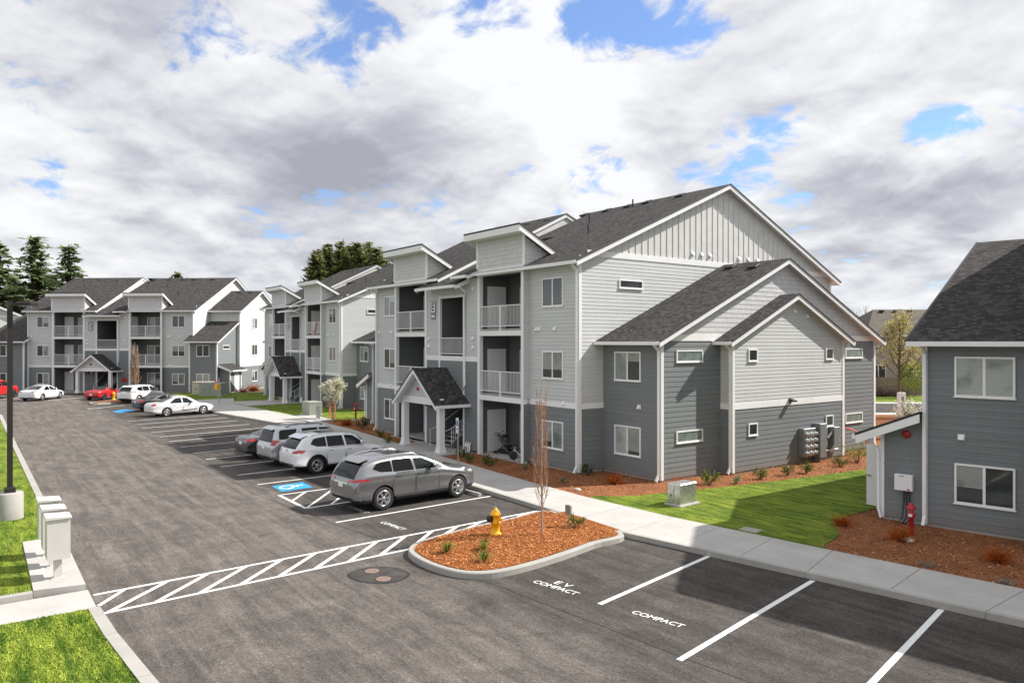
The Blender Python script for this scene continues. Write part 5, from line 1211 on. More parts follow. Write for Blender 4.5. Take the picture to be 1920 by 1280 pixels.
# transformer cabinets
def cabinet(label, x, y, rot, w, d, h, m, group='utility cabinets on the lawns'):
    t = thing('transformer_cabinet', label, 'utility cabinet', (x, y, .1), rot, group)
    b = MB(); b.bev(-w / 2 - .1, w / 2 + .1, -d / 2 - .1, d / 2 + .1, -.12, .05, M_conc, .02); b.build('concrete_pad', t)
    b = MB(); b.bev(-w / 2, w / 2, -d / 2, d / 2, .05, h * .97, m, .015); b.bev(-w / 2 - .02, w / 2 + .02, -d / 2 - .02, d / 2 + .02, h * .93, h, m, .03); b.build('cabinet', t)
    b = MB(); b.box(-.006, .006, -d / 2 - .006, -d / 2, .1, h * .9, M_black); b.box(-w * .3, -w * .2, -d / 2 - .03, -d / 2, h * .4, h * .5, M_grey); b.build('door', t); return t
M_zinc = mat('zinc_sheet', (.62, .62, .62), .33, .85, fn=vary(7, .25, 6))
M_tan = mat('beige_green_enamel', (.3, .32, .28), .5, fn=vary(3, .06))
cabinet('silver zinc utility cabinet on the near lawn beside the walk', *gp(1279, 944, .1), R(4), .52, .9, .74, M_zinc)
cabinet('pale green utility cabinet behind the bike rack near the middle block', -54.2, 21.1, R(0), 1.5, 1.0, 1.0, M_tan); 
cabinet('pale green transformer cabinet in front of the far block, right one of two', -79.7, 20.6, R(49), 2.3, 1.6, 1.3, M_tan); cabinet('beige transformer cabinet in front of the far block, left one of two', -82.6, 20.4, R(49), 1.9, 1.6, 1.3, mat('beige_enamel', (.5, .45, .37), .5))
# bike rack
t = thing('bike_rack', 'galvanised bike rack of two tall hoops on a concrete pad', 'bike rack', (-50.9, 20.25, .125), R(-10))
for x in (-.35, .35):
    b = MB(); b.tube([(x - .17, 0, 0), (x - .17, 0, .82)] + [(x - .17 * math.cos(a), 0, .82 + .17 * math.sin(a)) for a in [R(q) for q in range(20, 180, 20)]] + [(x + .17, 0, .82), (x + .17, 0, 0)], .035, M_metal, 8); b.build('hoop', t)
# accessible parking sign
t = thing('parking_sign', 'blue and white accessible parking sign on a thin post beside the porch', 'sign', (-28.42, 17.85, .08), R(-10))
b = MB(); b.tube([(0, 0, 0), (0, 0, 2.1)], .03, M_metal, 8); b.build('post', t)
b = MB(); b.bev(-.15, .15, -.045, -.035, 1.62, 2.1, M_white, .004); sg_ = b.build('sign_plate', t)
b = MB(); b.box(-.11, .11, -.049, -.046, 1.74, 1.98, mat('sign_blue', (.01, .09, .42), .4)); b.build('blue_panel', t)
b = MB()
b.lathe([(.018, 0), (.018, .003), (0, .003)], M_white, 10, (-.02, -.053, 1.945), 'y', False); b.box(-.03, -.012, -.053, -.05, 1.85, 1.92, M_white); b.box(-.03, .035, -.0535, -.0505, 1.845, 1.86, M_white); b.box(.03, .046, -.0535, -.0505, 1.79, 1.86, M_white); b.box(-.03, .02, -.0545, -.0515, 1.88, 1.893, M_white)
for k in range(9):
    a0, a1 = R(110 + k * 26), R(110 + (k + 1) * 26); b.beam((-.008 + .05 * math.cos(a0), -.052, 1.81 + .05 * math.sin(a0)), (-.008 + .05 * math.cos(a1), -.052, 1.81 + .05 * math.sin(a1)), .004, .014, M_white, up=(0, 1, 0))
b.build('wheelchair_symbol', t)
b = MB(); b.bev(-.15, .15, -.045, -.035, 1.42, 1.58, M_white, .004); b.build('lower_plate', t)
x, y = gp(411, 757, .1)
t = thing('sign_post', 'thin grey sign post with a small yellow box in front of the far block', 'sign', (x, y, .1), R(20))
b = MB(); b.tube([(0, 0, 0), (0, 0, 2.3)], .045, M_metal, 8); b.build('post', t); b = MB(); b.bev(-.42, -.05, -.2, .2, 1.25, 1.75, M_yel, .02); b.build('yellow_box', t)
# grey outlet post on island
t = thing('outlet_post', 'short grey metal outlet post at the walk end of the island', 'outlet post', (-16.75, 14.35, .17), R(15))
b = MB(); b.box(-.02, .02, -.02, .02, 0, .45, M_metal); b.build('post', t); b = MB(); b.bev(-.09, .09, -.05, .05, .35, .62, M_grey, .01); b.build('outlet_box', t)
# red posts
def red_post(label, x, y, rot, h=.9, base=True):
    t = thing('fire_valve_post', label, 'valve post', (x, y, .08), rot, 'red fire valve posts')
    b = MB(); b.lathe([(.06, 0), (.06, h * .55), (.1, h * .58), (.11, h * .64), (.09, h * .7), (.06, h * .74), (.06, h * .82)], M_red, 16); b.build('post', t)
    b = MB(); b.lathe([(.12, h * .82), (.12, h * .88), (.07, h * .92), (.07, h), (0, h)], M_red, 16); b.tube([(-.16, 0, h * .86), (.1, 0, h * .86)], .03, M_red); b.build('valve_head', t)
    b = MB(); b.box(-.05, .05, -.118, -.1, h * .6, h * .68, M_white); b.build('indicator_window', t)
    if base: b = MB(); b.bev(-.4, .4, -.3, .3, -.05, .06, M_conc, .02); b.build('base_slab', t)
red_post('red fire valve post beside the white control box by the lean-to room', -10.42, 21.75, R(10), .92, False)
x, y = gp(667, 787, .1); red_post('tall red fire valve post on a pale slab in the brown mulch', x, y, 0, 1.25)
x, y = gp(388, 740, .1); red_post('red fire valve post behind the pair of pale cabinets at the far block', x - 1.2, y + 1.2, 0, 1.5, False)
# things on the right hand block (parts of it)
b = MB(); b.bev(-4.08, -3.58, 1.22, 1.4, 1.08, 1.56, M_white, .015); o = b.build('control_box', bD); b = MB(); b.box(-3.72, -3.64, 1.212, 1.219, 1.1, 1.14, M_red); b.build('label_plate', o); b = MB(); b.box(-3.93, -3.8, 1.212, 1.219, 1.5, 1.515, M_black); b.build('label_strip', o)
b = MB()
for k, x in enumerate((-3.84, -3.76, -3.68)): b.tube([(x, 1.34, 1.08), (x, 1.34, .7), (x + .05 * k, 1.2 - .06 * k, .3), (x - .1, 1.15 - .05 * k, .02)], .022, M_black, 6)
b.build('cables', bD)
b = MB(); b.lathe([(.12, -.02), (.12, -.05), (.08, -.09), (0, -.1)], M_red, 16, (-3.78, 1.4, 2.78), 'y'); b.build('alarm_bell', bD)
# fire alarm plate on the porch gable
for B_, in ((bE,), (bF,), (bG,)):
    b = MB(); b.box(8.35, 8.55, -1.86, -1.83, 3.08, 3.24, M_red if B_ == bE else M_black); b.build('alarm_plate', B_)
b = MB(); b.box(10.95, 11.55, -.345, -.32, 1.2, 1.65, M_red); b.build('red_notice', bG)
# red conduit at the corner of the near block
b = MB(); P_ = [(-20.1, 34.2, 1.25), (-19.75, 34.4, 1.42), (-19.4, 34.8, 1.3), (-19.1, 35.2, .9), (-18.95, 35.4, .4), (-18.9, 35.45, 0)]
b.tube(P_, .035, mat('red_conduit', (.75, .08, .06), .5), 8); tag(b.build('conduit'), 'red flexible conduit arching out of the wall beside the meters', 'conduit')
# stroller
t = thing('stroller', 'black and grey baby stroller parked under the ground floor balcony', 'stroller', (-29.35, 21.15, .095), R(200)); M_fab = mat('black_fabric', (.02, .02, .022), .9); M_gf = mat('grey_fabric', (.25, .25, .25), .9)
b = MB()
for s in (-.24, .24):
    b.tube([(-.42, s, .12), (.05, s, .5), (.42, s, .98), (.5, s, 1.02)], .018, M_grey, 6); b.tube([(.42, s, .14), (.05, s, .5), (-.1, s, .62)], .016, M_grey, 6)
b.tube([(.5, -.24, 1.02), (.53, 0, 1.03), (.5, .24, 1.02)], .022, M_black, 6); b.tube([(-.42, -.24, .12), (-.42, .24, .12)], .015, M_grey, 6); b.tube([(.42, -.24, .14), (.42, .24, .14)], .015, M_grey, 6); b.build('frame', t)
b = MB(); b.hexa([(-.25, -.2, .42), (.12, -.2, .38), (.12, .2, .38), (-.25, .2, .42), (-.25, -.2, .5), (.1, -.2, .47), (.1, .2, .47), (-.25, .2, .5)], M_fab); b.hexa([(.08, -.2, .4), (.16, -.2, .4), (.16, .2, .4), (.08, .2, .4), (.28, -.2, .92), (.35, -.2, .9), (.35, .2, .9), (.28, .2, .92)], M_gf); b.build('seat', t)
b = MB(); rr = []
for k in range(7):
    a = R(20 + k * 22); rr.append([(.2 - .3 * math.cos(a), -.22, .78 + .24 * math.sin(a)), (.2 - .3 * math.cos(a), .22, .78 + .24 * math.sin(a))])
for k, (p, q) in enumerate(zip(rr, rr[1:])): b.face([p[0], p[1], q[1], q[0]], M_gf if k in (2, 3) else M_fab)
b.build('canopy', t)
b = MB(); b.hexa([(-.2, -.18, .14), (.35, -.18, .14), (.35, .18, .14), (-.2, .18, .14), (-.25, -.2, .3), (.38, -.2, .3), (.38, .2, .3), (-.25, .2, .3)], M_fab); b.build('basket', t)
wm = MB(); wm.lathe([(.08, -.02), (.12, -.03), (.12, .03), (.08, .02)], M_black, 18, (0, 0, 0), 'y'); wm = wm.build('wheel', mesh_only=True)
for x in (-.42, .42):
    for s in (-.27, .27): place('wheel', wm, t, (x, s, .12))
# child's bike
t = thing('bicycle', 'small blue and white child bicycle beside the balcony post', 'bicycle', (-27.75, 20.75, .1), R(205)); M_bb = mat('blue_enamel', (.02, .12, .45), .4)
b = MB(); b.tube([(.3, 0, .2), (.22, 0, .5), (.2, 0, .62)], .018, M_white, 6); b.tube([(.22, 0, .46), (-.08, 0, .22), (-.3, 0, .2)], .02, M_white, 6); b.tube([(-.08, 0, .22), (-.16, 0, .5)], .016, M_white, 6); b.build('frame', t)
b = MB(); b.tube([(.1, -.22, .7), (.2, -.1, .64), (.2, .1, .64), (.1, .22, .7)], .013, M_black, 6); b.build('handlebar', t)
b = MB(); b.loft([[(-.28, -.07, .5), (-.28, .07, .5), (-.28, .06, .54), (-.28, -.06, .54)], [(-.05, -.02, .5), (-.05, .02, .5), (-.05, .02, .53), (-.05, -.02, .53)]], M_black, True, True); b.build('saddle', t)
wm = MB(); wm.lathe([(.15, -.02), (.2, -.02), (.2, .02), (.15, .02)], M_black, 22, (0, 0, 0), 'y'); wm.lathe([(.15, -.006), (.0, -.008)], M_bb, 22, (0, 0, 0), 'y', False); wm.lathe([(.15, .006), (.0, .008)], M_bb, 22, (0, 0, 0), 'y', False); wm = wm.build('wheel', mesh_only=True)
for x in (-.3, .3): place('wheel', wm, t, (x, 0, .2))
# flag
def flag_fn(nt, b):
    uv = nt.new('ShaderNodeAttribute', attribute_name='flaguv').outputs['Vector']; sp = nt.new('ShaderNodeSeparateXYZ', {0: uv})
    st = nt.math('GREATER_THAN', nt.math('FRACT', nt.math('MULTIPLY', sp.outputs[1], 6.5)), .5)
    c = nt.mix(st, (.62, .02, .04), (.8, .8, .8))
    ca = nt.math('MULTIPLY', nt.math('LESS_THAN', sp.outputs[0], .4), nt.math('GREATER_THAN', sp.outputs[1], .46))
    fx, fy = nt.math('SUBTRACT', nt.math('FRACT', nt.math('MULTIPLY', sp.outputs[0], 15)), .5), nt.math('SUBTRACT', nt.math('FRACT', nt.math('MULTIPLY', sp.outputs[1], 9.3)), .5)
    star = nt.math('LESS_THAN', nt.math('ADD', nt.math('MULTIPLY', fx, fx), nt.math('MULTIPLY', fy, fy)), .07)
    nt.l.new(nt.mix(ca, c, nt.mix(star, (.02, .035, .2), (.8, .8, .8))), b.inputs['Base Color'])
M_flag = mat('flag_cloth', (.6, .1, .1), .8, fn=flag_fn)
N, Mx = 26, 14; vs, fs, uvs = [], [], []
for i in range(N + 1):
    for j in range(Mx + 1):
        u, v = i / N, j / Mx
        x = .95 - v * .42 - u * .5; z = .03 - u * 1.0 - .05 * math.sin(v * 3); y = -.05 - .035 * math.sin(v * 16 + u * 3) - .03 * u
        vs.append((x, y, z)); uvs.append((.42 + u * .5, v, 0))
for i in range(N):
    for j in range(Mx): k = i * (Mx + 1) + j; fs.append((k, k + 1, k + Mx + 2, k + Mx + 1))
me = bpy.data.meshes.new('flag'); me.from_pydata(vs, [], fs); me.materials.append(M_flag); at_ = me.attributes.new('flaguv', 'FLOAT_VECTOR', 'POINT')
for k, q in enumerate(uvs): at_.data[k].vector = q
for p in me.polygons: p.use_smooth = True
tag(place('flag', me, None, (-76.1 + 13.75, 24.75 - .36, 7.32)), 'flag with red and white stripes draped over an upper balcony rail of the middle block', 'flag')
# stones
def stone(lb, x, y, s, m, seed):
    r_ = random.Random(seed); b = MB(); b.lathe([(s * .8, -.02), (s, s * .15), (s * .8, s * .4), (s * .3, s * .55), (0, s * .56)], m, 9)
    b.v = [(v[0] * r_.uniform(.8, 1.25), v[1] * r_.uniform(.6, 1.0), v[2] * r_.uniform(.8, 1.1)) for v in b.v]; tag(b.build('stone', None, (x, y, .09)), lb, 'stone')
M_stone = mat('pale_stone', (.5, .48, .45), .9, fn=vary(8, .3, 5, .3, 20))
x, y = gp(1703, 1013, .1); stone('pale stone beside the orange shrub and red valve post', x, y, .2, M_stone, 1)
x, y = gp(1083, 918, .1); stone('small pale stone on the mulch near the corner downspout of the near block', x, y, .15, M_stone, 2)

# ------------------------------------------------------------------ plants
def leafmat(name, c, amt=.35, trans=True):
    def fn(nt, b):
        tc = nt.new('ShaderNodeTexCoord').outputs['Object']; n = nt.noise(tc, 7, 3); ge = nt.new('ShaderNodeNewGeometry').outputs['Random Per Island']
        f = nt.math('ADD', nt.math('MULTIPLY', n, .5), nt.math('MULTIPLY', ge, .5))
        nt.l.new(nt.mix(nt.maprange(f, .2, .8), [x * (1 - amt) for x in c], [x * (1 + amt) for x in c]), b.inputs['Base Color'])
    def fn2(nt, b):
        fn(nt, b); src = b.inputs['Base Color'].links[0].from_socket
        tr = nt.new('ShaderNodeBsdfTranslucent', {'Color': src}); mx = nt.new('ShaderNodeMixShader', {0: .42, 1: b.outputs[0], 2: tr.outputs[0]})
        nt.l.new(mx.outputs[0], nt.n['Material Output'].inputs[0])
    return mat(name, c, .7, fn=fn2, spec=.2)
L_dark = leafmat('dark_green_leaves', (.035, .07, .02)); L_mid = leafmat('green_leaves', (.075, .14, .028)); L_yel = leafmat('yellow_green_leaves', (.26, .28, .05)); L_org = leafmat('orange_twigs', (.42, .11, .02)); L_pale = leafmat('pale_leaves', (.24, .27, .16))
L_blo = leafmat('white_blossom', (.72, .7, .58), .12); L_con = leafmat('conifer_needles', (.19, .24, .11), .5); L_con2 = leafmat('bushy_conifer_needles', (.2, .22, .085), .5); L_gry = leafmat('grey_twigs', (.3, .28, .24)); L_cream = leafmat('cream_leaves', (.5, .42, .2), .3)
def leaf(b, p, s, r, m, asp=.5, up=.0):
    d = Vector((r.gauss(0, 1), r.gauss(0, 1), r.gauss(0, 1) + up)).normalized(); e = d.orthogonal().normalized(); e = Matrix.Rotation(r.uniform(0, 6.28), 3, d) @ e; p = Vector(p)
    b.face([p - d * s * .5, p + e * s * asp * .5, p + d * s * .5, p - e * s * asp * .5], m)
SH = {}
def shrub(kind, label, x, y, s=1.0, z=.09, name='shrub', cat='shrub', group=None):
    v = rng.randint(0, 1); key = (kind, v)
    if key not in SH:
        r = random.Random(100 + len(SH)); f, t = MB(), MB()
        if kind in ('green', 'pale', 'dark', 'tall', 'bloom'):
            m = {'green': L_mid, 'pale': L_pale, 'dark': L_dark, 'tall': L_yel, 'bloom': L_cream}[kind]; n = 10
            for _ in range(n):
                a, e = r.uniform(0, 6.28), r.uniform(.35, 1.35); l = r.uniform(.25, .46) * (1.5 if kind == 'tall' else 1)
                tip = Vector((math.cos(a) * math.cos(e) * l, math.sin(a) * math.cos(e) * l, math.sin(e) * l + .08)); t.tube([(0, 0, -.03), tip * .5, tip], [.012, .008, .004], M_bark, 4, False)
                for _ in range(34):
                    q = tip * r.uniform(.45, 1.08); leaf(f, q + Vector((r.gauss(0, .05), r.gauss(0, .05), r.gauss(0, .05))), r.uniform(.05, .1), r, m if r.random() < .85 else L_yel, .5)
        elif kind == 'orange':
            for _ in range(420):
                a, e = r.uniform(0, 6.28), abs(r.gauss(.6, .35)); l = r.uniform(.2, .42); d = Vector((math.cos(a) * math.cos(e), math.sin(a) * math.cos(e), math.sin(e))); p0 = d * l * r.uniform(.1, .5); p1 = d * l + Vector((r.gauss(0, .04), r.gauss(0, .04), r.gauss(0, .04)))
                sd = d.orthogonal().normalized() * .007; f.face([p0 - sd, p0 + sd, p1], L_org)
                if r.random() < .6: leaf(f, p1, .05, r, L_org)
            for k in range(8): t.tube([(0, 0, -.03), (.12 * math.cos(k), .12 * math.sin(k), .2)], [.01, .004], M_bark, 4, False)
        elif kind == 'grass':
            for _ in range(70):
                a = r.uniform(0, 6.28); l = r.uniform(.22, .42); e = r.uniform(.3, 1.25); d = Vector((math.cos(a), math.sin(a), 0)); p0 = d * .03; p1 = d * l * math.cos(e) * .7 + Vector((0, 0, l * math.sin(e))); p2 = d * l * math.cos(e) * 1.5 + Vector((0, 0, l * math.sin(e) * .75)); sd = Vector((-d.y, d.x, 0)) * .011
                m = L_yel if r.random() < .7 else L_mid; f.face([p0 - sd, p0 + sd, p1 + sd, p1 - sd], m); f.face([p1 - sd, p1 + sd, p2], m)
        elif kind == 'stone_grey':
            for _ in range(160):
                q = Vector((r.gauss(0, .12), r.gauss(0, .12), abs(r.gauss(0, .06)))); leaf(f, q, .07, r, L_gry)
        SH[key] = (f.build('foliage', mesh_only=True), t.build('stems', mesh_only=True) if t.v else None)
    fm, tm = SH[key]
    o = thing(name, label, cat, (x, y, z), rng.uniform(0, 6), group); a = place('foliage', fm, o); a.scale = (s, s, s)
    if tm: a = place('stems', tm, o); a.scale = (s, s, s)
    return o
G1, G2 = 'orange twiggy shrubs', 'young green shrubs along the wall'
for px, py, kind, s, lb in ((1100, 890, 'dark', .95, 'small dark green shrub beside the corner downspout of the near block'), (1328, 907, 'green', 1.2, 'leafy green shrub with pale tips beside the silver cabinet'), (1381, 906, 'pale', .7, 'small pale shrub at the foot of the bump-out corner'), (1425, 898, 'green', .95, 'green shrub by the bump-out wall, nearest of its row'), (1477, 890, 'green', .9, 'green shrub in the row under the meters, second from the near end'), (1512, 886, 'green', .95, 'green shrub directly in front of the meter bank'), (1574, 873, 'green', 1.0, 'green shrub at the far corner trim of the bump-out'), (1608, 866, 'tall', 1.25, 'tall yellow green shrub under the red conduit')):
    x, y = gp(px, py, .1); shrub(kind, lb, x, y, s, group=G2)
for px, py, s, lb in ((1153, 906, 1.15, 'orange twiggy shrub in the mulch below the near wing window'), (1275, 909, 1.0, 'orange twiggy shrub just behind the silver cabinet'), (1580, 985, 1.0, 'orange twiggy shrub at the lawn edge near the open white door'), (1690, 1012, 1.15, 'orange twiggy shrub at the foot of the red valve post'), (1870, 1052, 1.1, 'orange twiggy shrub nearest the right edge of the picture'), (649, 797, 1.5, 'rusty orange shrub near the bike rack, left of the red post'), (686, 790, 1.3, 'rusty orange shrub between the red post and the block wall')):
    x, y = gp(px, py, .1); shrub('orange', lb, x, y, s, group=G1)
for px, py, kind, s, lb in ((680, 803, 'dark', 1.5, 'round dark green shrub at the end wall of the near block'), (727, 831, 'green', .9, 'bright green tuft in the brown mulch behind the white SUV'), (713, 819, 'dark', .9, 'dark green tuft below the left ground floor window'), (868, 857, 'dark', 1.0, 'low dark shrub right of the accessible parking sign'), (880, 866, 'green', .75, 'low green shrub near the kerb below the porch'), (910, 868, 'dark', .8, 'dark low shrub in front of the balcony slab'), (917, 873, 'green', .9, 'bright green low shrub in front of the balcony slab'), (985, 880, 'pale', .6, 'pale small shrub near the balcony post'), (1055, 905, 'pale', .55, 'tiny pale shrub on the mulch below the ground floor window')):
    x, y = gp(px, py, .1); shrub(kind, lb, x, y, s, group='low shrubs in the front bed')
for px, py, lb in ((838, 1033, 'yellow green grass clump at the road end of the island'), (907, 1028, 'yellow green grass clump just in front of the near hydrant'), (908, 1049, 'yellow green grass clump closest to the island kerb')):
    x, y = gp(px, py, .2); shrub('grass', lb, x, y, .8, .19, 'grass_clump', 'grass clump', 'grass clumps on the island')
x, y = gp(1078, 986, .2); shrub('green', 'small green shrub at the walk end of the island', x, y, .75, .19)
for px, py, lb in ((1740, 1060, 'grey dry plant tuft in the brown mulch left of the picture edge shrub'), (1885, 1092, 'grey dry plant tuft beside the walk near the right edge')):
    x, y = gp(px, py, .1); shrub('stone_grey', lb, x, y, .8, .09, 'dry_plant', 'dry plant', 'dry grey tufts')
for px, py, kind, s, lb in ((430, 728, 'orange', 2.0, 'small orange shrub at the foot of the far lean-to'), (475, 733, 'orange', 2.4, 'orange shrub on the lawn edge beside the middle block'), (484, 722, 'tall', 2.2, 'yellow green young plant by the far white end wall'), (456, 735, 'orange', 1.8, 'small rusty shrub beside the far white door')):
    x, y = gp(px, py, .1); shrub(kind, lb, x, y, s, group='plants by the far block')
def branchy(base, h, r0, n, spread, up, seed, crown0=.35, sub=5, curve=.3):
    """trunk and limbs; returns mesh and the twig end points"""
    r = random.Random(seed); t = MB(); ends = []
    P = [(r.gauss(0, .012) * h * (k / 6), r.gauss(0, .012) * h * (k / 6), h * k / 6) for k in range(7)]; P[0] = (0, 0, -.1)
    t.tube(P, [r0 * (1 - .13 * k) for k in range(7)], base, 8)
    for i in range(n):
        f = crown0 + (1 - crown0) * (i + r.random()) / n * .95; k = min(5, int(f * 6)); q = f * 6 - k; p = Vector(P[k]).lerp(Vector(P[k + 1]), q)
        a = i * 2.4 + r.uniform(-.4, .4); l = spread * (1.05 - .75 * (f - crown0) / (1 - crown0)) * r.uniform(.7, 1.15)
        d = Vector((math.cos(a), math.sin(a), up * r.uniform(.7, 1.3))).normalized(); m = p + d * l * .5 + Vector((0, 0, -curve * .0)); e = p + d * l + Vector((0, 0, l * curve)); rr = r0 * .42 * (1.1 - f * .6)
        t.tube([p, m, e], [rr, rr * .65, rr * .25], base, 5, False); ends.append(e)
        for s_ in range(sub):
            g_ = r.uniform(.3, .95); c = p.lerp(m, g_ * 2) if g_ < .5 else m.lerp(e, g_ * 2 - 1); dd = (d + Vector((r.gauss(0, .5), r.gauss(0, .5), r.gauss(.15, .35)))).normalized(); e2 = c + dd * l * r.uniform(.2, .45)
            t.tube([c, e2], [rr * .4, rr * .12], base, 4, False); ends.append(e2); ends.append(c.lerp(e2, .6))
    return t, ends
# the bare upright tree on the island
M_twig = mat('red_brown_twigs', (.42, .23, .14), .8, fn=vary(5, .25)); M_gbark = mat('grey_brown_bark', (.36, .27, .22), .85, fn=vary(6, .25))
t = thing('young_tree', 'slim bare young tree with upright reddish twigs on the near island', 'tree', (*gp(1016, 998, .2), .17), 0)
r = random.Random(5); b, c = MB(), MB(); b.tube([(0, 0, -.1), (.01, 0, .8), (-.03, .01, 1.7), (-.04, .0, 2.8), (0, .02, 4.55)], [.034, .028, .021, .014, .004], M_gbark, 8)
for i in range(34):
    z0 = .55 + 2.9 * (i / 34) ** 1.15; a = i * 2.4; out = r.uniform(.16, .33) * (1 - .45 * i / 34); l = r.uniform(.9, 1.7) * (1.05 - .5 * i / 34)
    p0 = Vector((-.02, 0, z0)); p1 = p0 + Vector((math.cos(a) * out * .8, math.sin(a) * out * .8, l * .38)); p2 = p0 + Vector((math.cos(a) * out, math.sin(a) * out, l)); c.tube([p0, p1, p2], [.009, .0065, .003], M_twig if i > 6 else M_gbark, 5, False)
    for k in range(7):
        f = r.uniform(.25, .98); q = p0.lerp(p1, f * 2) if f < .5 else p1.lerp(p2, f * 2 - 1); e = q + Vector((r.gauss(0, .07), r.gauss(0, .07), r.uniform(.12, .42))); c.tube([q, e], [.0045, .0018], M_twig, 4, False)
        for _ in range(4): leaf(c, q.lerp(e, r.random()), .035, r, leafmat('brown_buds', (.36, .15, .07)), .5, 1.5)
b.build('trunk', t); c.build('branches', t)
# white blossoming tree with stakes
t = thing('blossom_tree', 'small white blossoming tree held by orange stakes on the lawn', 'tree', (*gp(624, 785, .1), .1), 0)
tm, ends = branchy(M_bark, 2.55, .05, 20, 1.0, .75, 12, .42, 7); tm.build('trunk', t); r = random.Random(3); b = MB()
for e in ends:
    for _ in range(15): leaf(b, e + Vector((r.gauss(0, .09), r.gauss(0, .09), r.gauss(0, .09))), r.uniform(.06, .12), r, L_blo if r.random() < .9 else L_yel, .8)
b.build('crown', t)
M_stk = mat('orange_stake_wood', (.55, .2, .09), .8, fn=vary(6, .2))
for x in (-.42, .42, .05):
    b = MB(); b.box(x - .035, x + .035, -.3 if x < .2 and x > 0 else -.035, -.23 if x < .2 and x > 0 else .035, -.1, 1.35, M_stk); b.build('stake', t)
# bare columnar tree by the far block
t = thing('columnar_tree', 'tan bare columnar tree in front of the far block balcony', 'tree', (*gp(253, 741, .1), .05), 0)
r = random.Random(8); b, c = MB(), MB(); b.tube([(0, 0, -.1), (0, 0, 2), (0, 0, 5.4)], [.08, .06, .01], M_bark, 7)
M_tanb = mat('tan_twigs', (.36, .24, .15), .85)
for i in range(90):
    z0 = r.uniform(.7, 3.8); a = r.uniform(0, 6.28); o = r.uniform(.3, .75) * (1 - .12 * z0); l = r.uniform(.9, 1.9); p0 = Vector((0, 0, z0)); p1 = p0 + Vector((math.cos(a) * o, math.sin(a) * o, l)); c.tube([p0, p0.lerp(p1, .4) + Vector((math.cos(a), math.sin(a), 0)) * .12, p1], [.03, .024, .01], M_tanb, 4, False)
b.build('trunk', t); c.build('branches', t)
# conifers
CV = {}
def conifer(label, loc, h, rad, v, bushy=False, group='conifers behind the blocks', name='conifer'):
    key = (v, bushy)
    if key not in CV:
        r = random.Random(40 + v); H = 20.0; t, b = MB(), MB(); m = L_con2 if bushy else L_con
        t.tube([(0, 0, -.5), (0, 0, H * .5), (r.gauss(0, .15), r.gauss(0, .15), H * .985)], [.42, .26, .04], M_bark, 8)
        lv = 46 if bushy else 36
        for i in range(lv):
            f = .06 + .93 * i / lv; z = H * f
            prof = (1 - f) ** (.7 if bushy else .8); ln = 3.9 * prof + .12
            nb = 10 if bushy else 8
            for k in range(nb):
                a = r.uniform(0, 6.28); l = ln * r.uniform(.5, 1.18); dz = (-.1 if not bushy else .3) * l * r.uniform(.2, 1.6); d = Vector((math.cos(a), math.sin(a), 0)); z_ = z + r.uniform(-.35, .35)
                p0 = Vector((0, 0, z_)); p1 = p0 + d * l + Vector((0, 0, dz + .18 * l * (0 if bushy else .6)))
                if l > .8: t.tube([p0, p0.lerp(p1, .5) + Vector((0, 0, dz * .25)), p1], [.06, .04, .012], M_bark, 4, False)
                nq = max(5, int(l * (10 if bushy else 10)))
                for q in range(nq):
                    g_ = (.18 + .85 * (q + r.random()) / nq); c = p0.lerp(p1, g_) + Vector((r.gauss(0, .2), r.gauss(0, .2), r.gauss(-.06, .16)))
                    e = (d + Vector((r.gauss(0, .7), r.gauss(0, .7), r.gauss(-.1 if not bushy else .35, .35)))).normalized(); s = r.uniform(.4, 1.0); w = e.cross(Vector((r.gauss(0, .4), r.gauss(0, .4), 1))).normalized() * s * r.uniform(.14, .3)
                    b.face([c - e * s * .5, c + w - e * s * .1, c + e * s * .55, c - w - e * s * .1], m)
        CV[key] = (t.build('trunk', mesh_only=True), b.build('crown', mesh_only=True))
    tm, cm = CV[key]; o = thing(name, label, 'conifer', (loc.x, loc.y, 0), rng.uniform(0, 6), group); s = h / 20.0
    for nm, me in (('trunk', tm), ('crown', cm)): q = place(nm, me, o); q.scale = (rad / 3.9, rad / 3.9, s)
for k, (px, d, h, rad, lb) in enumerate(((66, 118, 22.6, 8.2, 'tallest dark conifer behind the far block'), (131, 112, 20.4, 6.6, 'slim pointed conifer right of the tallest one at the left'), (-6, 112, 21.0, 7.4, 'dark conifer cut by the left edge of the picture'), (26, 135, 17.5, 6.6, 'lower conifer between the left edge tree and the tallest one'), (100, 138, 16.0, 6.6, 'lower conifer filling the gap between the two pointed conifers'), (332, 135, 18.4, 6.0, 'lone conifer tip showing above the far block roof'))):
    conifer(lb, at(d, px), h, rad, k % 3)
for k, (px, d, y, lb) in enumerate(((594, 118, 468, 'leftmost bushy conifer of the clump behind the middle block'), (614, 122, 456, 'second bushy conifer from the left in the clump'), (638, 120, 453, 'tallest left bushy conifer of the clump'), (656, 125, 458, 'bushy conifer in the middle of the clump'), (671, 119, 453, 'pointed bushy conifer right of the middle of the clump'), (689, 122, 454, 'tall bushy conifer near the right of the clump'), (706, 118, 464, 'second bushy conifer from the right in the clump'), (722, 126, 478, 'rightmost low bushy conifer of the clump'))):
    conifer(lb, at(d, px), 5.6 + (640 - y) * d / FPX, 5.2, 3 + k % 3, True, 'bushy conifer clump behind the middle block')
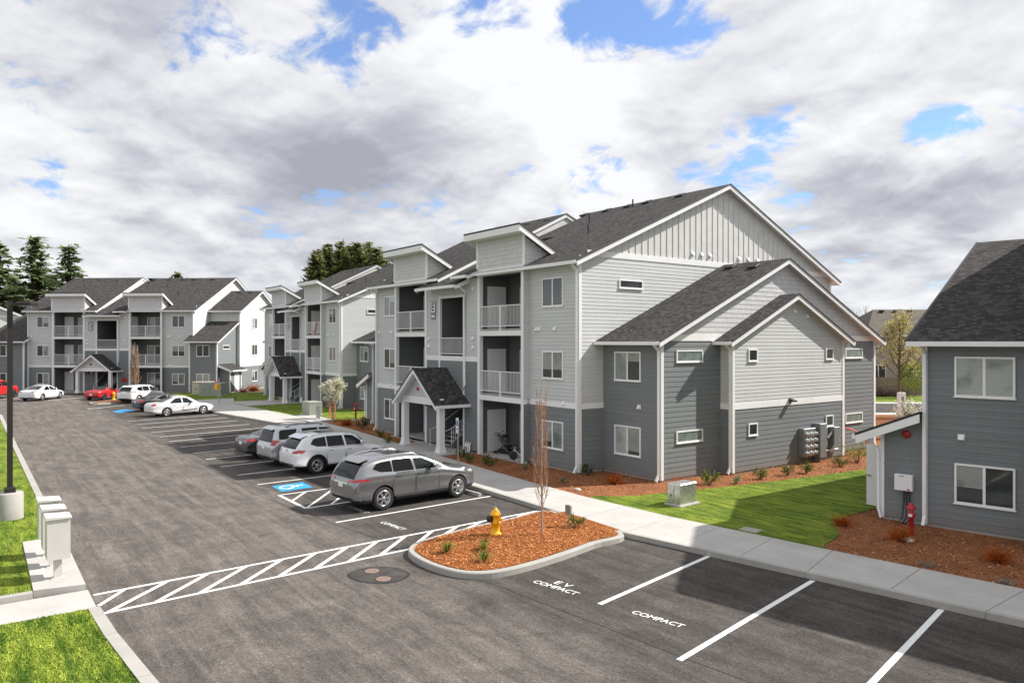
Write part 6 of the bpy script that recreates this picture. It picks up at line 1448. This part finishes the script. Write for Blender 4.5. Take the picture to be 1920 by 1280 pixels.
# ------------------------------------------------------------------ behind, right
def framed(depth, px, label, name, cat, group=None): p = at(depth, px); return thing(name, label, cat, (p.x, p.y, 0), math.atan2(Rv.y, Rv.x), group)
M_tanw = mat('tan_siding', (.34, .27, .22), .7, fn=siding_fn); M_wood = mat('weathered_fence_wood', (.27, .2, .16), .9, fn=vary(4, .3, 5)); M_brf = mat('brown_shingles', (.1, .085, .07), .95, fn=vary(1.5, .25, 5, .3, 12))
def house(label, depth, px, w, dp, ze, zr, wall, roofm, hip=2.6, wins=(), group='houses beyond the fence'):
    t = framed(depth, px, label, 'house', 'house', group)
    b = MB(); lap(b, 'F', 0, 0, w, 0, ze, .2, wall); lap(b, 'L', 0, 0, dp, 0, ze, .2, wall); lap(b, 'R', w, 0, dp, 0, ze, .2, wall); lap(b, 'B', dp, 0, w, 0, ze, .2, wall); b.build('wall', t)
    b = MB(); o = .5; A, Bq, C, D = (-o, -o, ze), (w + o, -o, ze), (w + o, dp + o, ze), (-o, dp + o, ze); E_, F_ = (hip, dp / 2, zr), (w - hip, dp / 2, zr)
    b.face([A, Bq, F_, E_], roofm); b.face([Bq, C, F_], roofm); b.face([C, D, E_, F_], roofm); b.face([D, A, E_], roofm); rf = b.build('roof', t)
    for x in (hip + .7, hip + 2.4, hip + 4.1): v = MB(); v.bev(x - .25, x + .25, dp / 2 - .9, dp / 2 - .5, zr - .3, zr - .05, M_black, .03); v.build('roof_vent', rf)
    b = MB(); b.box(-o, w + o, -o - .1, -o, ze - .18, ze + .02, M_trim); b.box(-o - .1, -o, -o, dp + o, ze - .18, ze + .02, M_trim); b.add([A, Bq, C, D], [(3, 2, 1, 0)], M_trim); b.build('fascia', t)
    for x, z, ww, hh in wins: window(t, 'F', 0, x, z, ww, hh, 1, 2, 1)
house('two storey tan house with brown hip roof beyond the wooden fence', 86, 1628, 15, 11, 6.3, 9.5, M_tanw, M_brf, 3.2, ((.3, 4.6, .9, .9), (.3, 1.2, 1.7, 1.7), (3.5, 1.2, 1.7, 1.7), (9, 1.2, 1.7, 1.7), (9, 4.3, 1.5, 1.3)))
house('distant house with a pale blue grey roof left of the tan house', 125, 1575, 14, 10, 6.0, 9.0, M_tanw, mat('blue_grey_roof', (.3, .32, .36), .8), 3)
f = framed(78, 1560, 'weathered brown board fence in front of the tan house', 'board_fence', 'fence'); b = MB()
for k in range(110): b.box(k * .16, k * .16 + .15, 0, .022, 0, 1.85 + .02 * math.sin(k * 7.3), M_wood)
b.build('boards', f); b = MB()
for k in range(8): b.box(k * 2.4, k * 2.4 + .1, -.1, -.001, 0, 1.95, M_wood)
b.build('posts', f)
f = framed(42, 1560, 'black metal picket fence seen above the lean-to roof', 'picket_fence', 'fence'); b = MB(); W_ = 7.5
for z in (.12, 1.2): b.box(0, W_, -.015, .015, z, z + .04, M_black)
n = int(W_ / .11)
for k in range(n): b.box(k * .11, k * .11 + .018, -.009, .009, .05, 1.36, M_black)
b.build('pickets', f); b = MB()
for k in range(4): b.box(k * 2.4, k * 2.4 + .06, -.03, .03, 0, 1.45, M_black)
b.build('posts', f)
def cam_sheet(mb, d0, d1, p0, p1, z, m): mb.face([at(d0, p0, z), at(d0, p1, z), at(d1, p1, z), at(d1, p0, z)], m)
g = MB(); cam_sheet(g, 59, 67.5, 1100, 2400, -.012, M_asph); struct('road', g)
g = MB(); cam_sheet(g, 67.6, 69.2, 1100, 2400, -.008, M_side); cam_sheet(g, 57.3, 58.9, 1100, 2400, -.008, M_side); struct('pavement', g)
g = MB(); cam_sheet(g, 42.6, 57.2, 1400, 1900, -.006, M_mulch); struct('planting_strip', g)
g = MB(); cam_sheet(g, 69.3, 77.8, 1100, 2400, -.006, M_grass); struct('verge', g)
t = framed(56, 1686, 'leafing yellow street tree with forked dark trunk, right of the near block', 'street_tree', 'tree'); tm, ends = branchy(M_bark, 7.2, .17, 22, 2.3, 1.0, 21, .36, 7, .35); tm.build('trunk', t); r = random.Random(31); b = MB()
for e in ends:
    for _ in range(10): leaf(b, e + Vector((r.gauss(0, .2), r.gauss(0, .2), r.gauss(0, .2))), r.uniform(.09, .17), r, L_cream if r.random() < .7 else L_yel, .7)
b.build('crown', t)
t = framed(50.5, 1702, 'white flowering bush showing above the lean-to roof', 'flowering_bush', 'bush'); r = random.Random(77); b, c = MB(), MB()
for k in range(28):
    a, e = r.uniform(0, 6.28), r.uniform(.4, 1.4); l = r.uniform(1.0, 2.05); tip = Vector((math.cos(a) * math.cos(e) * l * .9, math.sin(a) * math.cos(e) * l * .9, math.sin(e) * l)); c.tube([(0, 0, -.05), tip * .5, tip], [.02, .012, .005], M_bark, 4, False)
    for _ in range(46): leaf(b, tip * r.uniform(.4, 1.05) + Vector((r.gauss(0, .09), r.gauss(0, .09), r.gauss(0, .09))), r.uniform(.07, .13), r, L_blo if r.random() < .7 else L_pale, .8)
c.build('stems', t); b.build('foliage', t)
t = framed(77, 1655, 'low dark hedge shrub at the foot of the board fence', 'hedge', 'bush'); r = random.Random(78); b = MB()
for _ in range(2600): leaf(b, (r.gauss(0, 1.3), -1 + r.gauss(0, .35), abs(r.gauss(0, .45))), r.uniform(.1, .2), r, leafmat('purple_brown_leaves', (.09, .06, .05)))
b.build('foliage', t)
t = framed(74, 1712, 'bright yellow green bush behind the street tree', 'garden_bush', 'bush'); r = random.Random(79); b = MB()
for _ in range(3000):
    d = Vector((r.gauss(0, 1), r.gauss(0, 1), r.gauss(0, 1))).normalized() * 1.5 * r.uniform(.6, 1.05); leaf(b, (d.x * 1.0, d.y, 2.2 + d.z), r.uniform(.1, .2), r, L_yel if r.random() < .75 else L_mid)
b.build('foliage', t)
t = framed(55, 1690, 'white boxy utility pedestal beside the street tree', 'utility_pedestal', 'utility pedestal'); b = MB(); b.bev(-.26, .26, -.15, .15, .1, 1.85, M_white, .02); b.build('cabinet', t); b = MB(); b.box(-.06, .1, -.16, -.151, .3, 1.55, M_grey); b.build('panel', t)
t = framed(60, 1528, 'street lamp whose long arm pokes out behind the near block gable', 'street_lamp', 'lamp post'); b = MB(); b.tube([(0, 0, 0), (0, 0, 8.0)], [.09, .06], M_grey, 8); b.build('pole', t); b = MB(); b.tube([(0, 0, 7.7), (.7, 0, 8.0), (1.3, 0, 8.05)], .035, M_grey, 6); b.build('arm', t); b = MB(); b.bev(1.15, 1.95, -.15, .15, 7.98, 8.12, M_grey, .04); b.build('lamp_head', t)
for k, (px, d, h, lb) in enumerate(((1606, 150, 11.5, 'pale bare tree far off, left of the grey roofed house'), (1622, 158, 13.0, 'pale bare tree far off, above the grey roofed house'), (1640, 150, 11.0, 'pale bare tree far off, nearest the tan house'))):
    t = framed(d, px, lb, 'bare_tree', 'tree', 'far bare trees'); tm, e = branchy(mat('pale_twigs', (.36, .31, .29), .9), h, .14, 30, 3.2, 1.6, 60 + k, .3, 9, .4); tm.build('trunk', t)
conifer('tiny dark conifer beside the tan house roof', at(140, 1646), 10.6, 2.2, 1)
# pale block at the far left edge
p = at(104, 47); t = thing('apartment_building', 'pale white gabled block end at the left edge behind the lamp post', 'apartment building', (p.x, p.y, 0), R(90)); Wd = 17.0
b = MB(); lap(b, 'F', 0, -Wd, 0, 0, 9.0, .155, mat('cream_white_siding', (.62, .63, .6), .65, fn=siding_fn)); lap(b, 'R', 0, 0, 14, 0, 9, .155, M_light); b.build('wall', t)
b = MB(); b.face([(-Wd, 0, 9.0), (0, 0, 9.0), (-Wd / 2, 0, 12.9)], M_batten)
for k in range(42):
    x = -Wd + .2 + k * .4; zt = 9 + (min(x + Wd, -x)) * .455
    if zt > 9.2: b.box(x - .02, x + .02, -.03, 0, 9.0, zt, M_batten)
b.build('gable_wall', t); tr_ = MB(); tr_.box(-Wd, 0, -.035, 0, 8.9, 9.12, M_trim)
gable_roof(t, 'roof', -.4, 14.3, -Wd - .5, 8.9, -Wd / 2, 13.05, .5, 8.9, tr_, rakes=(0, 1), axis='y', fas=.35); tr_.build('white_trim', t)
window(t, 'F', 0, -2.0, 6.9, .8, 1.2, 1, 1)
# ------------------------------------------------------------------ sky: Nishita blue with layered cumulus in world directions
w = bpy.data.worlds.new('World'); scene.world = w; w.use_nodes = True
nt = NT(w.node_tree); nt.n.clear()
sky = nt.new('ShaderNodeTexSky', sky_type='NISHITA'); sky.sun_disc = False; sky.sun_elevation = SUN_EL; sky.sun_rotation = SUN_AZ; sky.air_density = 1.0; sky.dust_density = .6; sky.ozone_density = 2.0
D = nt.new('ShaderNodeTexCoord').outputs['Generated']
sp = nt.new('ShaderNodeSeparateXYZ', {0: D}); dz = nt.math('MAXIMUM', sp.outputs[2], 0.0)
inv = nt.math('DIVIDE', 1.0, nt.math('ADD', dz, .3))
P2 = nt.new('ShaderNodeCombineXYZ', {'X': nt.math('MULTIPLY', sp.outputs[0], inv), 'Y': nt.math('MULTIPLY', sp.outputs[1], inv), 'Z': 0.0}).outputs[0]
def dirof(px, py): v = Fv + Rv * ((px - 960) / FPX) + Vector((0, 0, (640 - py) / FPX)); return v.normalized()
def blobs(L):
    acc = None
    for px, py, rad, amp in L:
        d = nt.vmath('DOT_PRODUCT', D, tuple(dirof(px, py))); v = nt.math('MULTIPLY', nt.maprange(d, math.cos(rad), 1, 0, 1, True), amp)
        acc = v if acc is None else nt.math('ADD', acc, v)
    return acc
wv = nt.noise(P2, 1.1, 3); 
n1 = nt.noise(P2, 2.0, 9, .53, .25)
sd = Vector((sdir.x, sdir.y, 0)).normalized() * .07
n1b = nt.noise(nt.vmath('ADD', P2, (-sd.x * 1.0 + .0, -sd.y, 0)), 2.0, 9, .53, .25)
up_ = nt.vmath('MULTIPLY', P2, (.955, .955, 1)); n1c = nt.noise(up_, 2.0, 9, .53, .25)
n2 = nt.noise(P2, .85, 5, .55, .3)
fine = nt.noise(P2, 8.5, 7, .62, .5)
hole = blobs([(1010, 40, .13, .42), (1130, 60, .07, .24), (1240, 45, .09, .34), (1230, 175, .11, -.34), (1110, 165, .09, -.25), (900, 8, .08, .3), (1820, 230, .08, .3), (1740, 285, .07, .26), (1130, 290, .08, .24), (1480, 295, .08, .24), (1330, 300, .06, .14), (680, 0, .05, .1), (15, 15, .06, .14), (110, 368, .07, .18)])
dens = nt.math('ADD', nt.math('MULTIPLY', nt.math('SUBTRACT', n1, .5), 2.1), nt.math('ADD', nt.math('MULTIPLY', nt.math('SUBTRACT', fine, .5), 1.0), nt.math('SUBTRACT', .36, nt.math('MULTIPLY', hole, .85))))
cover = nt.maprange(dens, -.03, .2, 0, 1, True)
dark = blobs([(330, 170, .3, .42), (560, 250, .26, .42), (760, 290, .2, .36), (230, 330, .1, .1), (600, 395, .14, .4), (840, 350, .12, .2), (1450, 150, .13, .4), (1290, 220, .11, .32), (1680, 420, .14, .42), (1860, 330, .09, .36), (1560, 380, .1, .25), (1000, 310, .1, .2), (1750, 60, .16, .15)])
lite = blobs([(520, 70, .13, .35), (960, 150, .15, .35), (1080, 170, .1, .3), (380, 345, .08, .3), (50, 300, .1, .25), (1650, 60, .2, .12), (1340, 220, .05, .3), (1820, 300, .07, .2), (1120, 340, .1, .25)])
rel = nt.math('MULTIPLY', nt.math('SUBTRACT', n1, n1c), 3.2); rel2 = nt.math('MULTIPLY', nt.math('SUBTRACT', n1b, n1), -1.4)
shade = nt.math('ADD', nt.math('ADD', nt.math('MULTIPLY', nt.maprange(n2, .35, .65), .35), .55), nt.math('ADD', rel, rel2))
shade = nt.math('ADD', shade, nt.math('SUBTRACT', lite, nt.math('MULTIPLY', nt.math('MULTIPLY', dark, 1.0), nt.maprange(n1, .3, .6, .3, 1.0))))
shade = nt.math('ADD', shade, nt.math('MULTIPLY', nt.math('SUBTRACT', fine, .5), .22))
fineb = nt.noise(nt.vmath('MULTIPLY', P2, (.985, .985, 1)), 8.5, 7, .62, .5)
shade = nt.math('ADD', shade, nt.math('MULTIPLY', nt.math('SUBTRACT', fine, fineb), .5))
cc = nt.ramp(nt.maprange(shade, -.4, 1.12), [(0.0, (.29, .3, .345)), (.3, (.4, .41, .455)), (.6, (.565, .575, .6)), (.88, (.69, .695, .705))])
blue = nt.mix(1.0, sky.outputs[0], (.078, .105, .142), 'MULTIPLY')
hz_ = nt.maprange(dz, 0.0, .1, .25, 0)
skyc = nt.mix(cover, nt.mix(.12, blue, (.6, .62, .66)), cc); skyc = nt.mix(hz_, skyc, (.6, .63, .67))
bg = nt.new('ShaderNodeBackground', {'Color': skyc, 'Strength': 1.0}); out = nt.new('ShaderNodeOutputWorld'); nt.l.new(bg.outputs[0], out.inputs[0])
# ------------------------------------------------------------------ labels for the setting
LB = {'ground': ('rough grassy ground reaching the horizon', 'ground'), 'parking_lot': ('weathered grey asphalt parking lot and lane', 'parking lot'), 'sidewalk': ('pale concrete walk between the stalls and the beds', 'sidewalk'), 'kerb': ('pale concrete kerb along the asphalt', 'kerb'), 'mulch_bed': ('reddish brown bark mulch bed', 'mulch bed'), 'lawn': ('mown bright green lawn', 'lawn'), 'walkway': ('concrete mailbox pad and ramp walk', 'walkway'), 'planting_island': ('small far kerbed planting island', 'planting island'), 'road_marking': ('white and blue painted parking lines', 'road marking'), 'road_lettering': ('white stencilled stall lettering on the asphalt', 'road lettering'), 'road_patch': ('dark round patch in the asphalt', 'road patch'), 'grass': ('short green grass blades of the lawn', 'grass'), 'bark_chips': ('loose bark chips on the mulch', 'bark chips'), 'road': ('grey street behind the blocks', 'road'), 'pavement': ('pale pavement along the street behind', 'pavement'), 'planting_strip': ('brown planting strip behind the picket fence', 'planting strip'), 'verge': ('green verge in front of the board fence', 'verge')}
for o in scene.objects:
    b_ = o.name.split('.')[0]
    if o.parent is None and b_ in LB and 'label' not in o: o['label'], o['category'] = LB[b_]
